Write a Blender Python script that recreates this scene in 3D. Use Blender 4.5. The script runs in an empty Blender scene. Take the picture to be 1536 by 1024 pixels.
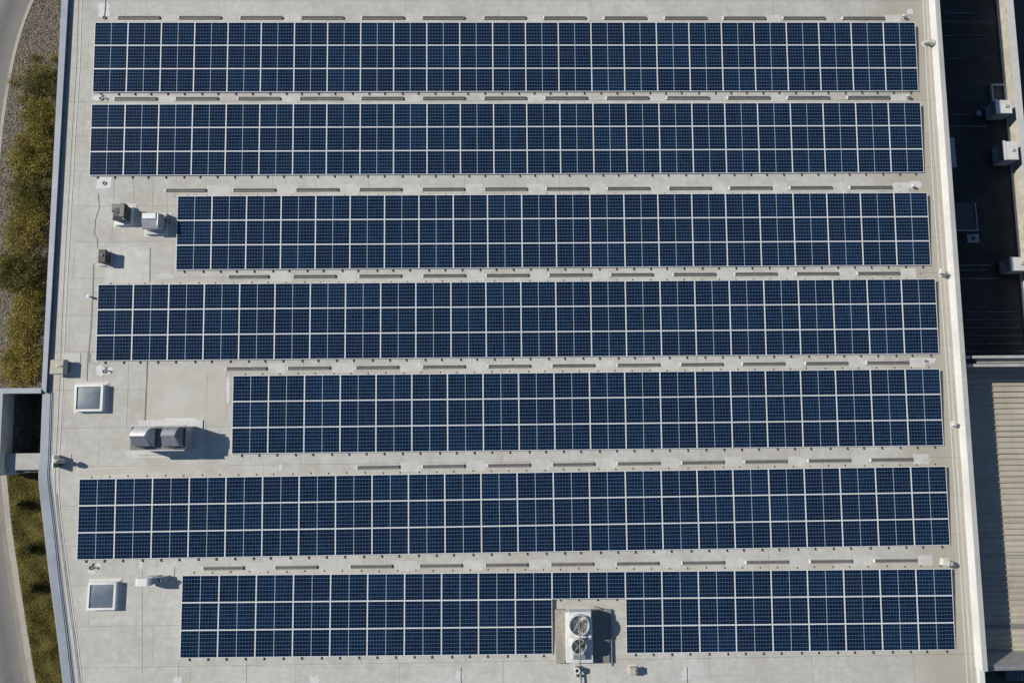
import bpy, math, random
from mathutils import Matrix, Vector, Euler
R = math.radians
random.seed(7)
scene = bpy.context.scene
col = scene.collection
LAWN_Z = -1.6

# ---------------------------------------------------------------- camera
CAM_LOC = Vector((0, 0, 38.535))
CAM_ROT = Euler((0.11955, -0.01491, -0.00982))
cam = bpy.data.cameras.new('camera'); cam.lens = 24; cam.sensor_width = 36
cam.clip_start = .5; cam.clip_end = 2000
camo = bpy.data.objects.new('camera', cam); col.objects.link(camo)
camo.location = CAM_LOC; camo.rotation_euler = CAM_ROT
scene.camera = camo
CM = CAM_ROT.to_matrix()

def P(px, py, z=0.0):
    """photo pixel -> the place on the level z"""
    d = CM @ Vector(((px - 768) / 1024, (512 - py) / 1024, -1))
    t = (z - CAM_LOC.z) / d.z
    q = CAM_LOC + d * t
    return Vector((q.x, q.y, z))

# ---------------------------------------------------------------- sun and sky
EL, AZ = 38.0, -18.0         # shadows run to +x and a little to -y
sdir = Vector((math.cos(R(AZ)) * math.cos(R(EL)), math.sin(R(AZ)) * math.cos(R(EL)), -math.sin(R(EL))))
sl = bpy.data.lights.new('sun', 'SUN'); sl.energy = 4.6; sl.angle = R(.5); sl.color = (1, .945, .85)
so = bpy.data.objects.new('sun', sl); col.objects.link(so)
so.rotation_euler = sdir.to_track_quat('-Z', 'Y').to_euler(); so.location = (-30, 10, 60)
w = bpy.data.worlds.new('World'); scene.world = w; w.use_nodes = True
nt = w.node_tree; bg = nt.nodes['Background']
sky = nt.nodes.new('ShaderNodeTexSky'); sky.sky_type = 'NISHITA'; sky.sun_disc = False
sky.sun_elevation = R(EL); sky.sun_rotation = math.atan2(-sdir.x, -sdir.y)
sky.air_density = 1.15; sky.dust_density = .1; sky.ozone_density = 4.0
nt.links.new(sky.outputs[0], bg.inputs[0]); bg.inputs[1].default_value = .075
scene.view_settings.view_transform = 'Standard'; scene.view_settings.look = 'None'
scene.view_settings.exposure = 0.0; scene.view_settings.gamma = 1

# ---------------------------------------------------------------- materials
def new_mat(name):
    m = bpy.data.materials.new(name); m.use_nodes = True
    t = m.node_tree
    return m, t, t.nodes['Principled BSDF']

def N(t, typ, **k):
    n = t.nodes.new(typ)
    for a, v in k.items(): setattr(n, a, v)
    return n

def math_n(t, op, a, b=None, clamp=False):
    n = N(t, 'ShaderNodeMath', operation=op); n.use_clamp = clamp
    for i, v in enumerate((a, b)):
        if v is None: continue
        if isinstance(v, (int, float)): n.inputs[i].default_value = v
        else: t.links.new(v, n.inputs[i])
    return n.outputs[0]

def mix(t, fac, a, b, typ='MIX'):
    n = N(t, 'ShaderNodeMix', data_type='RGBA', blend_type=typ)
    for s, v in ((n.inputs[0], fac), (n.inputs[6], a), (n.inputs[7], b)):
        if isinstance(v, (int, float)): s.default_value = v
        elif isinstance(v, tuple): s.default_value = (*v, 1)
        else: t.links.new(v, s)
    return n.outputs[2]

def noise(t, scale, detail=4, rough=.55, vec=None, dist=0):
    n = N(t, 'ShaderNodeTexNoise'); n.inputs['Scale'].default_value = scale
    n.inputs['Detail'].default_value = detail; n.inputs['Roughness'].default_value = rough
    n.inputs['Distortion'].default_value = dist
    if vec: t.links.new(vec, n.inputs['Vector'])
    return n.outputs[0]

def ramp(t, v, a, b):
    n = N(t, 'ShaderNodeMapRange'); t.links.new(v, n.inputs[0])
    n.inputs[1].default_value = a; n.inputs[2].default_value = b
    return n.outputs[0]

def bump(t, p, h, strength, dist):
    b = N(t, 'ShaderNodeBump'); b.inputs['Strength'].default_value = strength
    b.inputs['Distance'].default_value = dist
    t.links.new(h, b.inputs['Height']); t.links.new(b.outputs[0], p.inputs['Normal'])

def pos(t):
    return N(t, 'ShaderNodeNewGeometry').outputs['Position']

def scaled(t, v, s):
    m = N(t, 'ShaderNodeMapping'); m.inputs['Scale'].default_value = s
    t.links.new(v, m.inputs[0]); return m.outputs[0]

def plain(name, c, rough=.6, metal=0, var=.12, scale=6, dirt=None, spec=.5, b=0):
    m, t, p = new_mat(name)
    v = pos(t)
    n1 = noise(t, scale, 5, .6, v); n2 = noise(t, scale * .17, 3, .5, v)
    a = tuple(x * (1 - var) for x in c); d = tuple(min(1, x * (1 + var)) for x in c)
    cc = mix(t, ramp(t, n1, .3, .7), a, d)
    if dirt: cc = mix(t, ramp(t, n2, .5, .75), cc, dirt)
    t.links.new(cc, p.inputs['Base Color'])
    p.inputs['Roughness'].default_value = rough; p.inputs['Metallic'].default_value = metal
    p.inputs['Specular IOR Level'].default_value = spec
    if b: bump(t, p, n1, b, .02)
    return m

M = {}
M['frame'] = plain('panel_frame_aluminium', (.71, .71, .70), .45, 0, .04, 3)
M['rail'] = plain('mounting_rail_metal', (.22, .235, .26), .5, .3, .1)
M['foot'] = plain('mounting_foot_dark', (.03, .035, .045), .6)
M['white'] = plain('white_painted_metal', (.74, .74, .72), .45, 0, .06, 4, (.6, .58, .52))
M['white_wall'] = plain('white_parapet_membrane', (.655, .655, .64), .6, 0, .06, 2.0, (.57, .565, .54))
M['cap_grey'] = plain('parapet_cap_grey', (.44, .43, .405), .6, 0, .06, 3, (.36, .355, .33))
M['cap_blue'] = plain('blue_grey_coping_metal', (.265, .295, .345), .5, 0, .10, 2.0, (.20, .225, .265))
M['face_shade'] = plain('shade_blue_parapet_face', (.09, .13, .20), .5, 0, .1, 2)  # shade on the left parapet's inner face put into the blue
M['gutter'] = plain('grey_shade_strip', (.33, .325, .31), .8, 0, .15, 2)  # no gutter, grey for the roof strip in the left parapet's shadow
M['galv'] = plain('galvanised_metal', (.42, .43, .44), .38, .55, .12, 5)
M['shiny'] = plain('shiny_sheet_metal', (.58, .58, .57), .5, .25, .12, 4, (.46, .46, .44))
M['hood_grey'] = plain('shade_grey_hood', (.22, .23, .25), .5, .2, .2, 7)  # shade on the fan hoods put into this grey
M['dark_metal'] = plain('dark_weathered_metal', (.10, .10, .10), .5, .3, .3, 6, (.16, .15, .13))
M['mesh_dark'] = plain('dark_fan_grille', (.028, .028, .027), .6, 0, .5, 9)
M['blade'] = plain('fan_blade_metal', (.19, .185, .175), .55, .1, .4, 9)
M['beige'] = plain('beige_vent_housing', (.46, .43, .36), .7, 0, .1, 8, (.36, .33, .27))
M['concrete'] = plain('pale_concrete', (.43, .42, .39), .85, 0, .12, 3, (.34, .33, .30), .3, .15)
M['well_wall'] = plain('grey_render_wall', (.56, .55, .52), .85, 0, .12, 2, (.42, .42, .39))
M['dark_pit'] = plain('shade_dark_pit', (.10, .11, .10), .9, 0, .7, 3, (.11, .12, .13))  # dark tone carries the shadow inside the light well
M['dark_side'] = plain('dark_facade_cladding', (.05, .05, .05), .7, 0, .3, 1)
M['patch'] = plain('white_liquid_membrane', (.585, .585, .57), .6, 0, .06, 4)
M['patch_soft'] = plain('clean_roof_membrane', (.53, .522, .49), .8, 0, .14, 1.9, (.475, .462, .43), .5, .25)
M['patch_tan'] = plain('old_tan_membrane', (.47, .45, .39), .8, 0, .06, 2, (.53, .52, .48))
M['seam'] = plain('dark_seam_tape', (.24, .235, .215), .8, 0, .5, 1.5)
M['seam_lite'] = plain('raised_membrane_seam', (.555, .545, .52), .75, 0, .1, 4)
M['plat'] = plain('stained_platform_sheet', (.33, .305, .25), .8, 0, .2, 5, (.25, .23, .19))
M['plat_dark'] = plain('grey_rubber_mat', (.19, .187, .178), .85, 0, .25, 12)
M['asphalt_side'] = plain('tan_gutter_concrete', (.27, .245, .205), .9, 0, .12, 8, (.22, .205, .18), .3, .2)
M['kerb'] = plain('kerb_stone', (.40, .375, .32), .85, 0, .12, 5, (.33, .31, .27), .3, .2)
M['pipe'] = plain('conduit_pipe', (.23, .23, .22), .6, .2, .2)
M['wire'] = plain('grey_wire_sheath', (.30, .295, .28), .7, 0, .3, 3)
M['brick'] = plain('beige_masonry_parapet', (.50, .47, .40), .85, 0, .22, 2.2, (.40, .37, .30), .3, .3)
M['low_cap'] = plain('pale_coping', (.52, .52, .51), .7, 0, .08, 2)
M['bark'] = plain('twig_bark', (.12, .09, .06), .9)
M['soil'] = plain('terrace_soil', (.10, .085, .06), .95, 0, .3, 3)
M['far_ground'] = plain('dark_yard_paving', (.05, .05, .048), .9, 0, .2, 1)
M['flash'] = plain('grey_flashing', (.44, .435, .41), .6, .1, .12, 3, (.35, .34, .32))
M['lid_blue'] = plain('blue_tarp', (.055, .08, .12), .6, 0, .2)
M['dull_white'] = plain('dull_weathered_paint', (.62, .62, .60), .6, 0, .1, 4, (.52, .51, .47))
M['vent_beige'] = plain('weathered_vent_paint', (.56, .54, .48), .65, 0, .12, 8, (.44, .41, .34))
M['unit_side_shade'] = plain('shade_blue_unit_side', (.20, .235, .28), .6, 0, .12)  # shade on the white cabinets' sides put into the colour
M['dark_lid'] = plain('dark_hatch_cover', (.04, .043, .045), .6, 0, .3)
M['grey_rim'] = plain('grey_rim_metal', (.34, .37, .42), .5, .1, .2)

def roof_material():
    m, t, p = new_mat('grey_white_roof_membrane'); v = pos(t)
    big = noise(t, .10, 4, .6, v, .6); mid = noise(t, .55, 5, .65, v, .4); fine = noise(t, 9, 4, .7, v)
    streak = noise(t, 1.0, 4, .6, scaled(t, v, (.25, 2.4, 1)))
    c = mix(t, ramp(t, big, .38, .62), (.575, .568, .54), (.50, .482, .43))
    c = mix(t, math_n(t, 'MULTIPLY', ramp(t, mid, .43, .70), .80), c, (.405, .385, .325))
    c = mix(t, math_n(t, 'MULTIPLY', ramp(t, streak, .5, .75), .45), c, (.60, .60, .58))
    m2 = noise(t, 2.6, 6, .7, v, .3)
    c = mix(t, math_n(t, 'MULTIPLY', ramp(t, m2, .43, .70), .58), c, (.42, .405, .355))
    c = mix(t, math_n(t, 'MULTIPLY', ramp(t, m2, .48, .28), .42), c, (.66, .66, .645))
    # dirt belt by the right hand parapet, where the water stands
    sx = N(t, 'ShaderNodeSeparateXYZ'); t.links.new(v, sx.inputs[0])
    edge = math_n(t, 'ADD', sx.outputs[0], math_n(t, 'MULTIPLY', mid, 1.2))
    c = mix(t, math_n(t, 'MULTIPLY', ramp(t, edge, 22.2, 24.2), .95), c, (.40, .372, .305))
    c = mix(t, math_n(t, 'MULTIPLY', ramp(t, fine, .3, .75), .30), c, (.36, .35, .315))
    dr = noise(t, 1.0, 5, .65, scaled(t, v, (1.6, .22, 1)))
    c = mix(t, math_n(t, 'MULTIPLY', ramp(t, dr, .56, .74), .40), c, (.37, .345, .285))
    vo = N(t, 'ShaderNodeTexVoronoi'); vo.inputs['Scale'].default_value = 1.7; t.links.new(mix(t, .25, v, N_noise_col(t, v)), vo.inputs['Vector'])
    c = mix(t, math_n(t, 'MULTIPLY', ramp(t, vo.outputs['Distance'], .10, .03), .35), c, (.28, .265, .23))
    # welded laps between the sheets
    br = N(t, 'ShaderNodeTexBrick'); br.offset = .37; br.inputs['Scale'].default_value = 1
    br.inputs['Mortar Size'].default_value = .014; br.inputs['Mortar Smooth'].default_value = .6
    br.inputs['Brick Width'].default_value = 5.4; br.inputs['Row Height'].default_value = 2.05
    br.inputs['Color1'].default_value = (1, 1, 1, 1); br.inputs['Color2'].default_value = (.94, .94, .93, 1)
    br.inputs['Mortar'].default_value = (.54, .53, .49, 1)
    wob = mix(t, .03, v, N_noise_col(t, v))
    t.links.new(wob, br.inputs['Vector'])
    c = mix(t, 1.0, c, br.outputs['Color'], 'MULTIPLY')
    t.links.new(c, p.inputs['Base Color']); p.inputs['Roughness'].default_value = .8
    h = math_n(t, 'ADD', math_n(t, 'MULTIPLY', mid, .6), math_n(t, 'MULTIPLY', fine, .25))
    bump(t, p, h, .35, .05)
    return m

def N_noise_col(t, v):
    n = N(t, 'ShaderNodeTexNoise'); n.inputs['Scale'].default_value = .6; t.links.new(v, n.inputs['Vector'])
    return n.outputs['Color']
M['roof'] = roof_material()

def cell_material():
    m, t, p = new_mat('blue_silicon_cells')
    uv = N(t, 'ShaderNodeTexCoord').outputs['UV']
    s = N(t, 'ShaderNodeSeparateXYZ'); t.links.new(uv, s.inputs[0])
    u, v = s.outputs[0], s.outputs[1]
    hu = math_n(t, 'MULTIPLY', u, 2.0)
    mid = math_n(t, 'LESS_THAN', math_n(t, 'ABSOLUTE', math_n(t, 'SUBTRACT', hu, 1.0)), .016)
    a = math_n(t, 'MULTIPLY', math_n(t, 'FRACT', hu), 6.0)
    b = math_n(t, 'MULTIPLY', v, 7.0)
    def line(x, wid):
        f = math_n(t, 'FRACT', x)
        d = math_n(t, 'MINIMUM', f, math_n(t, 'SUBTRACT', 1.0, f))
        return math_n(t, 'LESS_THAN', d, wid)
    la = line(a, .040); lb = line(b, .042)
    fa = math_n(t, 'FRACT', a)
    bus = line(math_n(t, 'ADD', math_n(t, 'MULTIPLY', a, 3.0), .5), .09)
    oi = N(t, 'ShaderNodeObjectInfo').outputs['Random']
    cv = N(t, 'ShaderNodeCombineXYZ')
    t.links.new(math_n(t, 'FLOOR', math_n(t, 'MULTIPLY', hu, 6.0)), cv.inputs[0])
    t.links.new(math_n(t, 'FLOOR', b), cv.inputs[1])
    t.links.new(math_n(t, 'MULTIPLY', oi, 97.0), cv.inputs[2])
    wn = N(t, 'ShaderNodeTexWhiteNoise', noise_dimensions='3D'); t.links.new(cv.outputs[0], wn.inputs[0])
    c = mix(t, wn.outputs['Value'], (.0005, .0046, .0165), (.0015, .0145, .047))
    c = mix(t, math_n(t, 'MULTIPLY', ramp(t, oi, .35, 1.0), .75), c, (.0012, .0075, .027))
    c = mix(t, math_n(t, 'MULTIPLY', ramp(t, oi, .25, .0), .28), c, (.004, .024, .066))
    ds = noise(t, 1, 5, .7, scaled(t, pos(t), (.35, 3.5, 1))); c = mix(t, math_n(t, 'MULTIPLY', ramp(t, ds, .55, .8), .09), c, (.10, .11, .11))
    c = mix(t, math_n(t, 'MULTIPLY', bus, .16), c, (.06, .13, .24))
    pn = noise(t, .5, 3, .6, pos(t)); c = mix(t, math_n(t, 'MULTIPLY', ramp(t, pn, .45, .8), .07), c, (.03, .045, .07))
    c = mix(t, math_n(t, 'MULTIPLY', la, .34), c, (.15, .25, .40))
    c = mix(t, math_n(t, 'MULTIPLY', lb, .46), c, (.27, .35, .45))
    c = mix(t, mid, c, (.40, .43, .46))
    t.links.new(c, p.inputs['Base Color'])
    p.inputs['Roughness'].default_value = .2; p.inputs['Specular IOR Level'].default_value = .10
    return m
M['cells'] = cell_material()

def skylight_glass():
    m, t, p = new_mat('frosted_skylight_dome'); v = pos(t)
    c = mix(t, ramp(t, noise(t, 1.2, 3, .5, v), .3, .7), (.105, .14, .185), (.20, .225, .25))
    t.links.new(c, p.inputs['Base Color']); p.inputs['Roughness'].default_value = .42
    p.inputs['Specular IOR Level'].default_value = .35
    return m
M['sky_glass'] = skylight_glass()

def dark_roof():
    m, t, p = new_mat('black_bitumen_roof'); v = pos(t)
    c = mix(t, ramp(t, noise(t, .5, 5, .65, v), .35, .75), (.009, .013, .016), (.030, .037, .043))
    wv = noise(t, 1.0, 3, .5, scaled(t, v, (.12, 2.2, 1)))
    c = mix(t, math_n(t, 'MULTIPLY', ramp(t, wv, .6, .72), .5), c, (.06, .07, .085))
    br = N(t, 'ShaderNodeTexBrick'); br.inputs['Scale'].default_value = 1; br.inputs['Brick Width'].default_value = 9
    br.inputs['Row Height'].default_value = 1.1; br.inputs['Mortar Size'].default_value = .02
    br.inputs['Color1'].default_value = (1, 1, 1, 1); br.inputs['Color2'].default_value = (.75, .75, .75, 1)
    br.inputs['Mortar'].default_value = (1.6, 1.6, 1.7, 1); t.links.new(v, br.inputs['Vector'])
    c = mix(t, 1.0, c, br.outputs['Color'], 'MULTIPLY')
    t.links.new(c, p.inputs['Base Color']); p.inputs['Roughness'].default_value = .85
    return m
M['bitumen'] = dark_roof()
M['lap'] = plain('dull_roof_lap', (.10, .115, .14), .9, 0, .7, 1.2, (.025, .028, .032))

def corrugated():
    m, t, p = new_mat('tan_ribbed_metal_sheet'); v = pos(t)
    c = mix(t, ramp(t, noise(t, .7, 5, .6, v), .3, .7), (.40, .365, .295), (.50, .465, .385))
    c = mix(t, math_n(t, 'MULTIPLY', ramp(t, noise(t, 1, 4, .6, scaled(t, v, (4, .5, 1))), .5, .8), .5), c, (.33, .30, .245))
    sy = N(t, 'ShaderNodeSeparateXYZ'); t.links.new(v, sy.inputs[0])
    wn = N(t, 'ShaderNodeTexWhiteNoise', noise_dimensions='1D'); t.links.new(math_n(t, 'FLOOR', math_n(t, 'DIVIDE', sy.outputs[1], .335)), wn.inputs['W'])
    c = mix(t, math_n(t, 'MULTIPLY', wn.outputs['Value'], .35), c, (.34, .315, .26))
    gy = noise(t, 1, 3, .7, scaled(t, v, (.3, 9, 1))); c = mix(t, math_n(t, 'MULTIPLY', ramp(t, gy, .55, .75), .5), c, (.24, .22, .18))
    t.links.new(c, p.inputs['Base Color']); p.inputs['Roughness'].default_value = .55
    return m
M['ribbed'] = corrugated()

def leaf_mat(name, a, b, dark):
    m, t, p = new_mat(name)
    g = N(t, 'ShaderNodeNewGeometry')
    c = mix(t, g.outputs['Random Per Island'], a, b)
    c = mix(t, math_n(t, 'MULTIPLY', ramp(t, noise(t, 1.3, 3, .6, g.outputs['Position']), .42, .68), .6), c, dark)
    t.links.new(c, p.inputs['Base Color']); p.inputs['Roughness'].default_value = .6
    p.inputs['Specular IOR Level'].default_value = .25
    return m
M['juniper'] = leaf_mat('olive_juniper_needles', (0.533, 0.433, 0.103), (0.330, 0.282, 0.070), (0.156, 0.153, 0.043))
M['juniper_dark'] = leaf_mat('dark_juniper_needles', (0.379, 0.330, 0.090), (0.230, 0.210, 0.059), (0.090, 0.097, 0.030))
M['juniper_gold'] = leaf_mat('golden_juniper_needles', (0.504, 0.408, 0.108), (0.336, 0.276, 0.072), (0.180, 0.156, 0.043))
M['sapling_dark'] = leaf_mat('dark_shrub_leaves', (.06, .058, .02), (.035, .036, .014), (.016, .018, .008))
M['grass'] = leaf_mat('dry_lawn_blades', (0.362, 0.294, 0.075), (0.163, 0.144, 0.040), (0.094, 0.092, 0.027))

def stones_mat():
    m, t, p = new_mat('mixed_gravel_stones')
    g = N(t, 'ShaderNodeNewGeometry')
    r = N(t, 'ShaderNodeValToRGB'); t.links.new(g.outputs['Random Per Island'], r.inputs[0])
    e = r.color_ramp.elements; e[0].color = (.06, .05, .04, 1); e[1].color = (.44, .41, .37, 1)
    x = e.new(.45); x.color = (.165, .135, .10, 1); x = e.new(.85); x.color = (.29, .25, .20, 1)
    t.links.new(r.outputs[0], p.inputs['Base Color']); p.inputs['Roughness'].default_value = .85
    return m
M['stones'] = stones_mat()
M['gravel'] = plain('brown_gravel_bed', (0.190, 0.159, 0.121), .95, 0, .45, 14, (0.127, 0.107, 0.081), .3, .6)
M['lawn'] = plain('thin_lawn_turf', (0.137, 0.117, 0.039), .95, 0, .4, 7, (0.078, 0.073, 0.026), .3, .5)

def asphalt():
    m, t, p = new_mat('worn_grey_asphalt'); v = pos(t)
    c = mix(t, ramp(t, noise(t, .35, 4, .6, v, .5), .3, .7), (.155, .152, .145), (.215, .205, .185))
    c = mix(t, math_n(t, 'MULTIPLY', noise(t, 22, 2, .6, v), .5), c, (.25, .235, .20))
    wa = N(t, 'ShaderNodeAttribute'); wa.attribute_name = 'wear'
    c = mix(t, math_n(t, 'MULTIPLY', wa.outputs['Fac'], math_n(t, 'ADD', .35, math_n(t, 'MULTIPLY', noise(t, 1.5, 4, .6, v), .6))), c, (.105, .106, .11))
    ck = N(t, 'ShaderNodeTexVoronoi', feature='DISTANCE_TO_EDGE'); ck.inputs['Scale'].default_value = .45
    t.links.new(mix(t, .12, v, N_noise_col(t, v)), ck.inputs['Vector'])
    c = mix(t, math_n(t, 'MULTIPLY', math_n(t, 'LESS_THAN', ck.outputs['Distance'], .005), .16), c, (.10, .10, .098))
    t.links.new(c, p.inputs['Base Color']); p.inputs['Roughness'].default_value = .9
    return m
M['asphalt'] = asphalt()

# ---------------------------------------------------------------- mesh builder
class MB:
    def __init__(s): s.v = []; s.f = []; s.uv = None; s.smooth = False
    def add(s, vs, fs):
        o = len(s.v); s.v += [tuple(x) for x in vs]; s.f += [tuple(i + o for i in f) for f in fs]; return s
    def box(s, x0, y0, z0, x1, y1, z1, bev=0.0):
        if x0 > x1: x0, x1 = x1, x0
        if y0 > y1: y0, y1 = y1, y0
        if z0 > z1: z0, z1 = z1, z0
        if bev:
            b = bev
            lo = [(x0, y0, z0), (x1, y0, z0), (x1, y1, z0), (x0, y1, z0)]
            mid = [(x0, y0, z1 - b), (x1, y0, z1 - b), (x1, y1, z1 - b), (x0, y1, z1 - b)]
            top = [(x0 + b, y0 + b, z1), (x1 - b, y0 + b, z1), (x1 - b, y1 - b, z1), (x0 + b, y1 - b, z1)]
            fs = [(3, 2, 1, 0), (8, 9, 10, 11)]
            for k in (0, 4):
                for i in range(4): j = (i + 1) % 4; fs.append((k + i, k + j, k + 4 + j, k + 4 + i))
            return s.add(lo + mid + top, fs)
        return s.add([(x0, y0, z0), (x1, y0, z0), (x1, y1, z0), (x0, y1, z0), (x0, y0, z1), (x1, y0, z1), (x1, y1, z1), (x0, y1, z1)],
                     [(3, 2, 1, 0), (4, 5, 6, 7), (0, 1, 5, 4), (1, 2, 6, 5), (2, 3, 7, 6), (3, 0, 4, 7)])
    def prism(s, pts, z0, z1):
        n = len(pts)
        area = sum(pts[i][0] * pts[(i + 1) % n][1] - pts[(i + 1) % n][0] * pts[i][1] for i in range(n))
        if area < 0: pts = pts[::-1]
        return s.add([(p[0], p[1], z0) for p in pts] + [(p[0], p[1], z1) for p in pts],
                     [tuple(range(n - 1, -1, -1)), tuple(range(n, 2 * n))] + [(i, (i + 1) % n, n + (i + 1) % n, n + i) for i in range(n)])
    def frustum(s, a, b):
        n = len(a)
        return s.add(list(a) + list(b), [tuple(range(n - 1, -1, -1)), tuple(range(n, 2 * n))] + [(i, (i + 1) % n, n + (i + 1) % n, n + i) for i in range(n)])
    def cyl(s, c, r, z0, z1, seg=24, r2=None):
        r2 = r if r2 is None else r2
        A = [(c[0] + r * math.cos(k * 2 * math.pi / seg), c[1] + r * math.sin(k * 2 * math.pi / seg), z0) for k in range(seg)]
        B = [(c[0] + r2 * math.cos(k * 2 * math.pi / seg), c[1] + r2 * math.sin(k * 2 * math.pi / seg), z1) for k in range(seg)]
        return s.frustum(A, B)
    def ring(s, c, ro, ri, z0, z1, seg=32):
        vs = []
        for r, z in ((ro, z0), (ro, z1), (ri, z1), (ri, z0)):
            vs += [(c[0] + r * math.cos(k * 2 * math.pi / seg), c[1] + r * math.sin(k * 2 * math.pi / seg), z) for k in range(seg)]
        fs = []
        for q in range(4):
            a, b = q * seg, ((q + 1) % 4) * seg
            for i in range(seg): j = (i + 1) % seg; fs.append((a + i, a + j, b + j, b + i))
        return s.add(vs, fs)
    def tube(s, path, r, seg=8):
        path = [Vector(p) for p in path]; o = len(s.v); n = len(path)
        rs = r if isinstance(r, (list, tuple)) else [r] * n
        for i, p in enumerate(path):
            d = (path[min(i + 1, n - 1)] - path[max(i - 1, 0)]).normalized()
            up = Vector((0, 0, 1)) if abs(d.z) < .9 else Vector((1, 0, 0))
            x = d.cross(up).normalized(); y = x.cross(d)
            for k in range(seg):
                a = k * 2 * math.pi / seg
                q = p + (x * math.cos(a) + y * math.sin(a)) * rs[i]; s.v.append(tuple(q))
        for i in range(n - 1):
            for k in range(seg):
                j = (k + 1) % seg
                s.f.append((o + i * seg + k, o + i * seg + j, o + (i + 1) * seg + j, o + (i + 1) * seg + k))
        s.f.append(tuple(o + k for k in range(seg))[::-1]); s.f.append(tuple(o + (n - 1) * seg + k for k in range(seg)))
        return s
    def strip(s, A, B, z0, z1=None):
        """band between two polylines; with z1 a solid of that height"""
        n = len(A)
        if z1 is None:
            return s.add([(p[0], p[1], z0) for p in A] + [(p[0], p[1], z0) for p in B], [(i, i + 1, n + i + 1, n + i) for i in range(n - 1)])
        vs = [(p[0], p[1], z) for z in (z0, z1) for L in (A, B) for p in L]
        fs = []
        for i in range(n - 1):
            fs += [(2 * n + i, 2 * n + i + 1, 3 * n + i + 1, 3 * n + i), (i, n + i, n + i + 1, i + 1),
                   (i, i + 1, 2 * n + i + 1, 2 * n + i), (n + i, 3 * n + i, 3 * n + i + 1, n + i + 1)]
        fs += [(0, 2 * n, 3 * n, n), (n - 1, 2 * n - 1, 4 * n - 1, 3 * n - 1)]
        return s.add(vs, fs)
    def build(s, name, mat, parent=None, fix=True):
        """coordinates are the thing's own (relative to its base)"""
        me = bpy.data.meshes.new(name); me.from_pydata(s.v, [], s.f)
        if fix:
            import bmesh
            b = bmesh.new(); b.from_mesh(me); bmesh.ops.recalc_face_normals(b, faces=b.faces); b.to_mesh(me); b.free()
        me.materials.append(M[mat]); 
        if s.smooth:
            for p in me.polygons: p.use_smooth = True
        o = bpy.data.objects.new(name, me); col.objects.link(o)
        if parent: o.parent = parent
        return o

def tag(o, label=None, cat=None, group=None, kind=None):
    if label: o['label'] = label
    if cat: o['category'] = cat
    if group: o['group'] = group
    if kind: o['kind'] = kind
    return o

def empty(name, loc, label, cat, group=None, rz=0):
    o = bpy.data.objects.new(name, None); col.objects.link(o); o.location = loc; o.rotation_euler.z = rz
    o.empty_display_size = .3
    return tag(o, label, cat, group)

def dup(o, parent=None):
    c = o.copy(); col.objects.link(c)
    if parent: c.parent = parent
    return c

def copy_tree(o, parent=None):
    c = dup(o, parent)
    for ch in list(o.children): copy_tree(ch, c)
    return c

def lerp_line(p0, p1, y):
    return p0 + (p1 - p0) * ((y - p0.y) / (p1.y - p0.y))

def smooth_line(pts, k=6):
    out = []
    n = len(pts)
    for i in range(n - 1):
        p0, p1, p2, p3 = pts[max(i - 1, 0)], pts[i], pts[i + 1], pts[min(i + 2, n - 1)]
        for j in range(k):
            u = j / k
            out.append(.5 * ((2 * p1) + (p2 - p0) * u + (2 * p0 - 5 * p1 + 4 * p2 - p3) * u * u + (3 * p1 - p0 - 3 * p2 + p3) * u ** 3))
    out.append(pts[-1]); return out

def offset(pts, d):
    out = []
    for i, p in enumerate(pts):
        t = (pts[min(i + 1, len(pts) - 1)] - pts[max(i - 1, 0)]); n = Vector((-t.y, t.x, 0)).normalized()
        out.append(p + n * d)
    return out

# ================================================================= THE MAIN BUILDING
YT, YB = 46.0, -19.5
bld = empty('building', (0, 0, -9), 'large flat roofed building with pale membrane roof carrying the rows of solar panels', 'building')
def W(mb): # world coordinates to the building's own
    mb.v = [(x, y, z + 9) for x, y, z in mb.v]; return mb

# left parapet, upper part
H_L = .2
lo0, lo1 = P(92.5, 0, H_L), P(62.5, 583, H_L)
li0, li1 = P(102, 0, H_L), P(69, 589, H_L)
lo_t = lerp_line(lo0, lo1, YT); li_t = lerp_line(li0, li1, YT)
jog = P(69, 589.5, H_L)
# low coping, lower part
outer_px = [(64.5, 588.5), (60.5, 690), (58.3, 708), (58.6, 722), (60.8, 745), (66, 790), (74, 860), (86, 950), (96, 1034)]
inner_px = [(75.5, 588.5), (72, 690), (70.6, 708), (71.4, 722), (74.2, 745), (79.5, 790), (87, 860), (98.5, 950), (108.5, 1034)]
ZL = .07
low_o = [P(*p, ZL) for p in outer_px]; low_i = [P(*p, ZL) for p in inner_px]
d = (low_o[-1] - low_o[-2]).normalized()
for L in (low_o, low_i): L.append(L[-1] + d * ((YB - L[-1].y) / d.y))
# right parapet
H_R = .6
rb0, rb1 = P(1393, 0, 0), P(1463, 1000, 0)
rc0, rc1 = P(1402.7, 0, H_R), P(1474.2, 1000, H_R)
rin0 = (rb0 + rc0) / 2; rin1 = (rb1 + rc1) / 2
rin_t = lerp_line(rin0, rin1, YT); rin_b = lerp_line(rin0, rin1, P(1464, 1000, 0).y)
CAPW = .25

deck = [(lo_t.x + .05, YT), (lo0.x + .05, lo0.y), (lo1.x + .05, jog.y + .01)] + [(p.x + .05, p.y) for p in low_o] + \
       [(rin_b.x + .1, YB), (rin_b.x + .1, rin_b.y), (rin_t.x + .1, YT)]
W(MB().prism(deck, -.35, 0)).build('roof_deck', 'roof', bld)
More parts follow.
